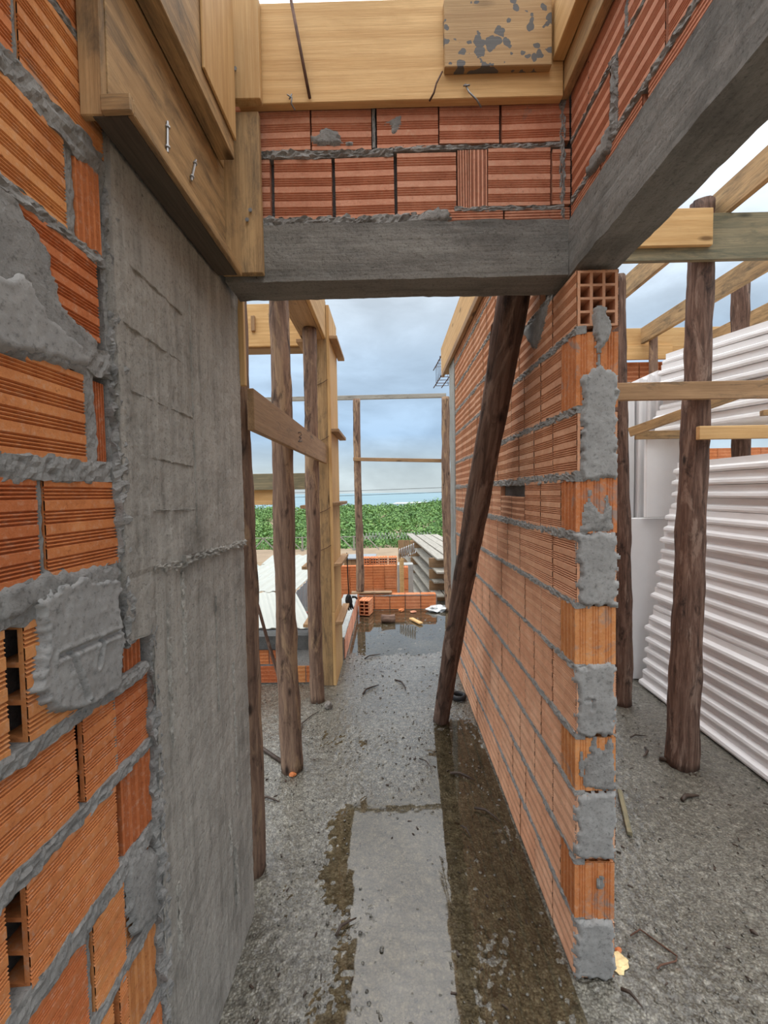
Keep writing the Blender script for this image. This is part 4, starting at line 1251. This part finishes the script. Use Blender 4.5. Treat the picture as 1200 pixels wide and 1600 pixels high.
# ================================================================== OUTSIDE
GZ = -1.15
mb = MB(); mb.box((-400, -400, -3.2), (400, 21.4, -2.9)); struct(mb.build('ground_lot', 'soil'))
mb = MB(); mb.box((-1.70, -5.0, -.22), (2.74, -.601, -.002)); struct(mb.build('floor_behind', 'floor'))
mb = MB(); mb.box((-14, 6.02, GZ - .3), (14, 17.5, GZ)); struct(mb.build('ground_yard', 'soil'))
mb = MB(); mb.box((-14, 1.0, GZ - .3), (-1.72, 6.0, GZ)); struct(mb.build('ground_side', 'soil'))
mb = MB(); mb.box((2.76, 1.0, GZ - .3), (14, 6.0, GZ)); struct(mb.build('ground_side_right', 'soil'))
mb = MB(); mb.box((-40, 17.5, GZ - .3), (40, 21.5, -1.14)); struct(mb.build('road', 'road'))

def sheet(name, c00, c10, c01, c11, ribs, amp, mat, parent, thick=.006, along='v', n_other=2):
    """corrugated sheet over a quad; ribs run along v"""
    c00, c10, c01, c11 = map(Vector, (c00, c10, c01, c11))
    nrm = (c10 - c00).cross(c01 - c00).normalized()
    if nrm.z < 0: nrm = -nrm
    nu = ribs * 4
    vs, fs = [], []
    for side in (0, 1):
        for j in range(n_other + 1):
            for i in range(nu + 1):
                u, v = i / nu, j / n_other
                p = (c00 * (1-u) + c10 * u) * (1-v) + (c01 * (1-u) + c11 * u) * v
                h = amp * (1 if (i % 4) in (1, 2) else 0)
                vs.append(p + nrm * (h - thick * side))
    m = nu + 1; off = m * (n_other + 1)
    for j in range(n_other):
        for i in range(nu):
            q = (j*m+i, j*m+i+1, (j+1)*m+i+1, (j+1)*m+i)
            fs.append(q); fs.append(tuple(off + k for k in q)[::-1])
    rim = [i for i in range(m)] + [j*m + m-1 for j in range(1, n_other+1)] + [n_other*m + i for i in range(m-2, -1, -1)] + [j*m for j in range(n_other-1, 0, -1)]
    for a, b in zip(rim, rim[1:] + rim[:1]): fs.append((a, off + a, off + b, b))
    return mobj(name, mesh_from(name, vs, fs, mat), parent)

shed = thing('shed', (-1.6, 5.2, GZ), 'small site shed with white sheet roof beyond the low left wall', 'shed')
sheet('roof_sheet', at_y(330, 983, 4.30), at_y(492, 982, 4.30), at_y(340, 927, 5.45), at_y(462, 926, 5.45), 9, .012, 'white_metal', shed)
sheet('roof_sheet', at_y(330, 926, 5.50), at_y(458, 925, 5.50), at_y(440, 868, 8.2), at_y(520, 868, 8.2), 7, .018, 'white_metal', shed)
sheet('roof_sheet', at_y(330, 924, 5.60), at_y(404, 924, 5.60), at_y(330, 884, 7.3), at_y(446, 884, 7.3), 12, .018, 'grey_sheet', shed)
sheet('wall_sheet', at_y(458, 985, 5.42), at_y(494, 985, 6.6), at_y(458, 930, 5.42), at_y(494, 893, 6.6), 8, .014, 'zinc', shed)
mb = MB(); p = at_y(330, 990, 4.32); q = at_y(492, 990, 4.32); mb.box((p.x, 4.30, p.z - .06), (q.x, 4.34, p.z + .03)); mb.build('fascia', 'zinc', shed)
mb = MB(); mb.box((p.x, 4.36, GZ), (q.x - .05, 4.42, p.z - .06)); mb.build('front_wall', 'red_paint', shed)
mb = MB(); p = at_y(458, 965, 5.46); mb.box((p.x, 5.46, GZ), (p.x + .5, 5.52, p.z + .06)); mb.build('side_wall', 'red_paint', shed)
for px, py in [(434, 912), (425, 923), (412, 919)]:
    c = at_y(px, py, 5.8)
    lump('rust_spot', c - Vector((0, 0, .02)), (.03, .03, .008), 'rust', None, None, px, .3, shed)
shed2 = thing('shed', (-1.8, 9.0, GZ), 'low flat roofed hut with a pale roof farther behind the site shed', 'shed')
sheet('roof_sheet', at_y(408, 882, 8.4), at_y(446, 882, 8.4), at_y(425, 868, 9.6), at_y(470, 868, 9.6), 5, .01, 'white_metal', shed2)
p = at_y(408, 882, 8.4); q = at_y(446, 882, 8.4)
mb = MB(); mb.box((p.x + .02, 8.45, GZ), (q.x, 8.5, p.z - .02)); mb.build('front_wall', 'plywood', shed2)
mb = MB(); mb.box((p.x + .02, 8.5, GZ), (p.x + .06, 9.5, p.z - .02)); mb.build('side_wall', 'plywood', shed2)

# stacked bricks in the yard
random.seed(71)
SG = 'orange bricks stacked in the yard beyond the far low course'
zt = at_y(560, 884, 7.4).z
rows = 8
for r in range(rows):
    z = zt - .098 - r * .196
    if z - .098 < GZ: break
    for k in range(5):
        o = brick('far_solid', (-.80 + k * .197 + .02, 7.45, z), X, Z, (.19, .115, .19), None, name='stacked_brick', jit=2)
        tag(o, f'orange brick in the yard stack face, {["top", "second", "third", "fourth", "fifth", "sixth", "seventh", "eighth"][r]} row, {["first", "second", "third", "fourth", "fifth"][k]} from the left', 'brick', SG)
for k in range(4):
    o = brick('far', (-.42 + k * .155, 7.62, zt + .018), Y, Z, (.19, .145, .19), None, name='stacked_brick', jit=2)
    tag(o, f'bright orange brick laid crosswise on top of the yard stack, {["first", "second", "third", "fourth"][k]} from the left', 'brick', SG + ' back row')
    for r in range(5):
        o = brick('far_solid', (-.42 + k * .155, 7.62, zt - .18 - r * .196), Y, Z, (.19, .145, .19), None, name='stacked_brick', jit=2)
        tag(o, f'bright orange brick behind the yard stack face, {["top", "second", "third", "fourth", "fifth"][r]} row, {["first", "second", "third", "fourth"][k]} from the left', 'brick', SG + ' rear')
for r in range(5):
    o = brick('far_solid', (.255, 7.64, zt - .16 - r * .196), Y, Z, (.19, .115, .19), None, name='stacked_brick', jit=2)
    tag(o, f'orange brick in the right step of the yard stack, {["topmost", "second from top", "third from top", "fourth from top", "lowest"][r]}', 'brick', SG + ' step')

# plywood fence, razor wire, stake with coil
pf = thing('plywood_fence', (.9, 14.0, GZ), 'brown plywood sheet fence beyond the brick stack', 'fence')
x = at_y(622, 843, 14.0).x; xe = at_y(676, 843, 14.0).x; ztop = at_y(650, 843, 14.0).z
k = 0
while x < xe - .02:
    w = .19
    boardbox('fence_board', (x, 14.0 + .006 * (k % 2), GZ), (x + w - .006, 14.02 + .006 * (k % 2), ztop + random.uniform(-.015, .015)), 'plywood', pf); x += w; k += 1
boardbox('fence_rail', (at_y(622, 843, 14).x, 13.96, ztop - .48), (xe, 13.999, ztop - .44), 'plywood', pf)
hx0, hx1 = at_y(566, 838, 14.1).x, at_y(676, 838, 14.1).x
zc = at_y(620, 837, 14.1).z
pts = []
n = 16 * 22
for i in range(n + 1):
    a = 2 * math.pi * i / 16
    pts.append((hx0 + (hx1 - hx0) * i / n, 14.1 + .12 * math.cos(a), zc + .10 * math.sin(a)))
wire('razor_wire', pts, .006, 'galv', None, 'coiled razor wire along the top of the plywood fence', 'wire', 4)
pole('stake', (at_y(628, 925, 6.9).x, 6.9, GZ), at_y(628, 872, 6.9), .036, .034, 'pine', 'short pale stake holding a coil of wire', 'stake', bend=.003, seg=10)
cpt = at_y(630, 868, 6.9) + Vector((0, 0, 0))
pts = []
for i in range(140):
    a = 2 * math.pi * i / 20
    pts.append(cpt + Vector((-.06 + .0018 * i + .07 * math.cos(a) * .3, .09 * math.cos(a + .4), .02 + .0007 * i + .085 * math.sin(a))))
wire('wire_coil', pts, .007, 'galv', None, 'loose coil of grey wire hung on the short stake', 'wire', 5)

# plank pile: long grey planks running away
random.seed(81)
PGN = 'grey planks in the yard pile'
zs = .27
for layer in range(7):
    zl = GZ + .10 + layer * ((zs - GZ - .10) / 6)
    dx = random.uniform(-.085, -.06)
    for k in range(3 if layer < 6 else 4):
        x0 = .985 + k * .225 + random.uniform(-.008, .008) - .028 * (6 - layer)
        y0 = 8.1 + random.uniform(-.12, .2)
        ln = random.uniform(4.4, 5.2)
        o = board('plank', (x0, y0, zl + .0165), (x0 + dx * ln, y0 + ln, zl + .0165), .195, .032, X, 'plank_grey')
        tag(o, f"weathered grey plank in the yard pile, {['lowest', 'second lowest', 'third lowest', 'middle', 'third highest', 'second highest', 'top'][layer]} layer, {['first', 'second', 'third', 'fourth'][k]} from the left", 'plank', PGN)
tag(boardbox('sleeper', (.70, 8.5, GZ), (1.75, 8.62, GZ + .09), 'plywood', None), 'timber sleeper under the near end of the plank pile', 'timber')
tag(boardbox('sleeper', (.45, 11.6, GZ), (1.6, 11.72, GZ + .09), 'plywood', None), 'timber sleeper under the far end of the plank pile', 'timber')
for layer in range(6):
    zl = GZ + .10 + layer * ((zs - GZ - .10) / 6) + .036
    h = (zs - GZ - .10) / 6 - .038
    for yy, w in ((8.52, 'near'), (11.6, 'far')):
        tag(boardbox('spacer', (.55 if yy > 9 else .76, yy, zl), (1.2 if yy > 9 else 1.40, yy + .07, zl + h), 'plywood', None), f"wooden spacer at the {w} end of the plank pile, {['lowest', 'second lowest', 'third lowest', 'third highest', 'second highest', 'highest'][layer]}", 'spacer', 'spacers in the plank pile')
# grey block behind the stake
tag(rough_box('concrete_block', (.14, 8.1, GZ), (.43, 8.4, at_y(660, 882, 8.1).z), .12, .01, 4, 'post_conc', None, None, 12), 'pale grey concrete block between the stake and the planks', 'block')
# low grey roof strip left of slim pole
tag(boardbox('tin_sheet', (-1.0, 9.3, at_y(545, 872, 9.3).z - .03), (-.3, 9.9, at_y(545, 872, 9.3).z), 'zinc', None), 'flat grey tin sheet lying behind the brick stack', 'tin sheet')
tag(boardbox('tin_sheet_stand', (-.98, 9.35, GZ), (-.32, 9.85, at_y(545, 872, 9.3).z - .031), 'plywood', None), 'brown timber box under the flat grey tin sheet', 'box')

# roadside railing with crossed braces
rl = thing('roadside_railing', (-2.5, 20.7, -1.14), 'timber railing with crossed braces along the road before the shrubs', 'railing')
RZ0, RZ1 = -1.14, -.48
for z in (RZ1, RZ1 - .06):
    boardbox('top_rail', (-9, 20.7, z - .03), (-.6, 20.76, z), 'plank_grey', rl) if z == RZ1 else None
x = -9.0; k = 0
while x < -.6:
    boardbox('railing_post', (x - .035, 20.68, RZ0), (x + .035, 20.77, RZ1 + .02), 'plank_grey', rl)
    board('brace', (x + .04, 20.72, RZ0 + .03), (x + .60, 20.72, RZ1 - .04), .05, .03, Z, 'plank_grey', rl)
    board('brace', (x + 1.18, 20.72, RZ0 + .03), (x + .62, 20.72, RZ1 - .04), .05, .03, Z, 'plank_grey', rl)
    x += 1.22

# power cables
for z, label in ((1.72, 'upper power cable crossing in front of the sea'), (1.47, 'lower power cable crossing in front of the sea')):
    wire('power_cable', [(x, 24.0, z + .0006 * x * x + .02 * x) for x in range(-14, 15, 2)], .012, 'rubber', None, label, 'cable', 5)

# scrub-covered dunes, beach and sea
def dune_h(x, y):
    u = min(1, max(0, (y - 21.5) / 50))
    return -1.35 + .25 * u + .35 * NF((x, y, 0), .05, 2) * (.4 + .6 * u) + (.75 * u * min(1, (x - 3) / 4) if x > 3 else 0)
def dunes():
    xs = np.arange(-60, 61, 2.0); ys = np.concatenate([np.arange(21.5, 74, 1.5), np.arange(76, 130, 6)])
    nx = len(xs)
    vs = [(x, y, dune_h(x, y) if y < 74 else dune_h(x, 74) - (y - 74) * .12) for y in ys for x in xs]
    fs = [(j*nx+i, j*nx+i+1, (j+1)*nx+i+1, (j+1)*nx+i) for j in range(len(ys)-1) for i in range(nx-1)]
    return struct(mobj('ground_dunes', mesh_from('ground_dunes', vs, fs, 'road', True)))
dunes()
def scrub():
    rng = np.random.default_rng(5)
    Vs = []
    nb = 0
    while nb < 950:
        y = 21.9 + 50 * rng.random() ** 1.25
        hw = y * .62
        x = rng.uniform(-min(hw, 40), min(hw, 40))
        if -.285 * y < x < -.225 * y and 33 < y < 47: continue       # bare sandy clearing
        r = rng.uniform(.6, 1.3) * (1 + (y - 22) * .012); h = r * rng.uniform(.5, .75)
        zc = dune_h(x, y)
        nl = 150 if -.35 * y < x < .16 * y else 40
        d = rng.normal(size=(nl, 3)); d[:, 2] = np.abs(d[:, 2]); d /= np.linalg.norm(d, axis=1)[:, None]
        c = d * np.array([r, r, h]) * rng.uniform(.7, 1.08, (nl, 1)) + np.array([x, y, zc])
        s = (rng.uniform(.05, .12, nl) * (1 + (y - 22) * .022))[:, None]
        a = rng.normal(size=(nl, 3)); a -= (a * d).sum(1)[:, None] * d * .6; a /= np.linalg.norm(a, axis=1)[:, None]
        b = np.cross(d, a)
        Vs.append(np.stack([c - a * s, c - b * s * .6, c + a * s, c + b * s * .6 + d * s * .3], 1).reshape(-1, 3))
        nb += 1
    V = np.concatenate(Vs)
    Fc = np.arange(len(V)).reshape(-1, 4).tolist()
    o = mobj('scrub', mesh_from('scrub', V.tolist(), Fc, 'leaf'))
    return tag(o, 'dense green coastal scrub covering the dunes before the sea', 'shrubs', kind='stuff')
scrub()
mb = MB(); mb.add([(-9000, 100, -5.2), (9000, 100, -5.2), (9000, 16000, -5.2), (-9000, 16000, -5.2)], [(0, 1, 2, 3)])
tag(struct(mb.build('sea', 'sea')), None)
mb = MB(); mb.add([(2, 262, -5.1), (22, 262, -5.1), (26, 300, -5.1), (5, 300, -5.1)], [(0, 1, 2, 3)]); struct(mb.build('surf', 'sand'))
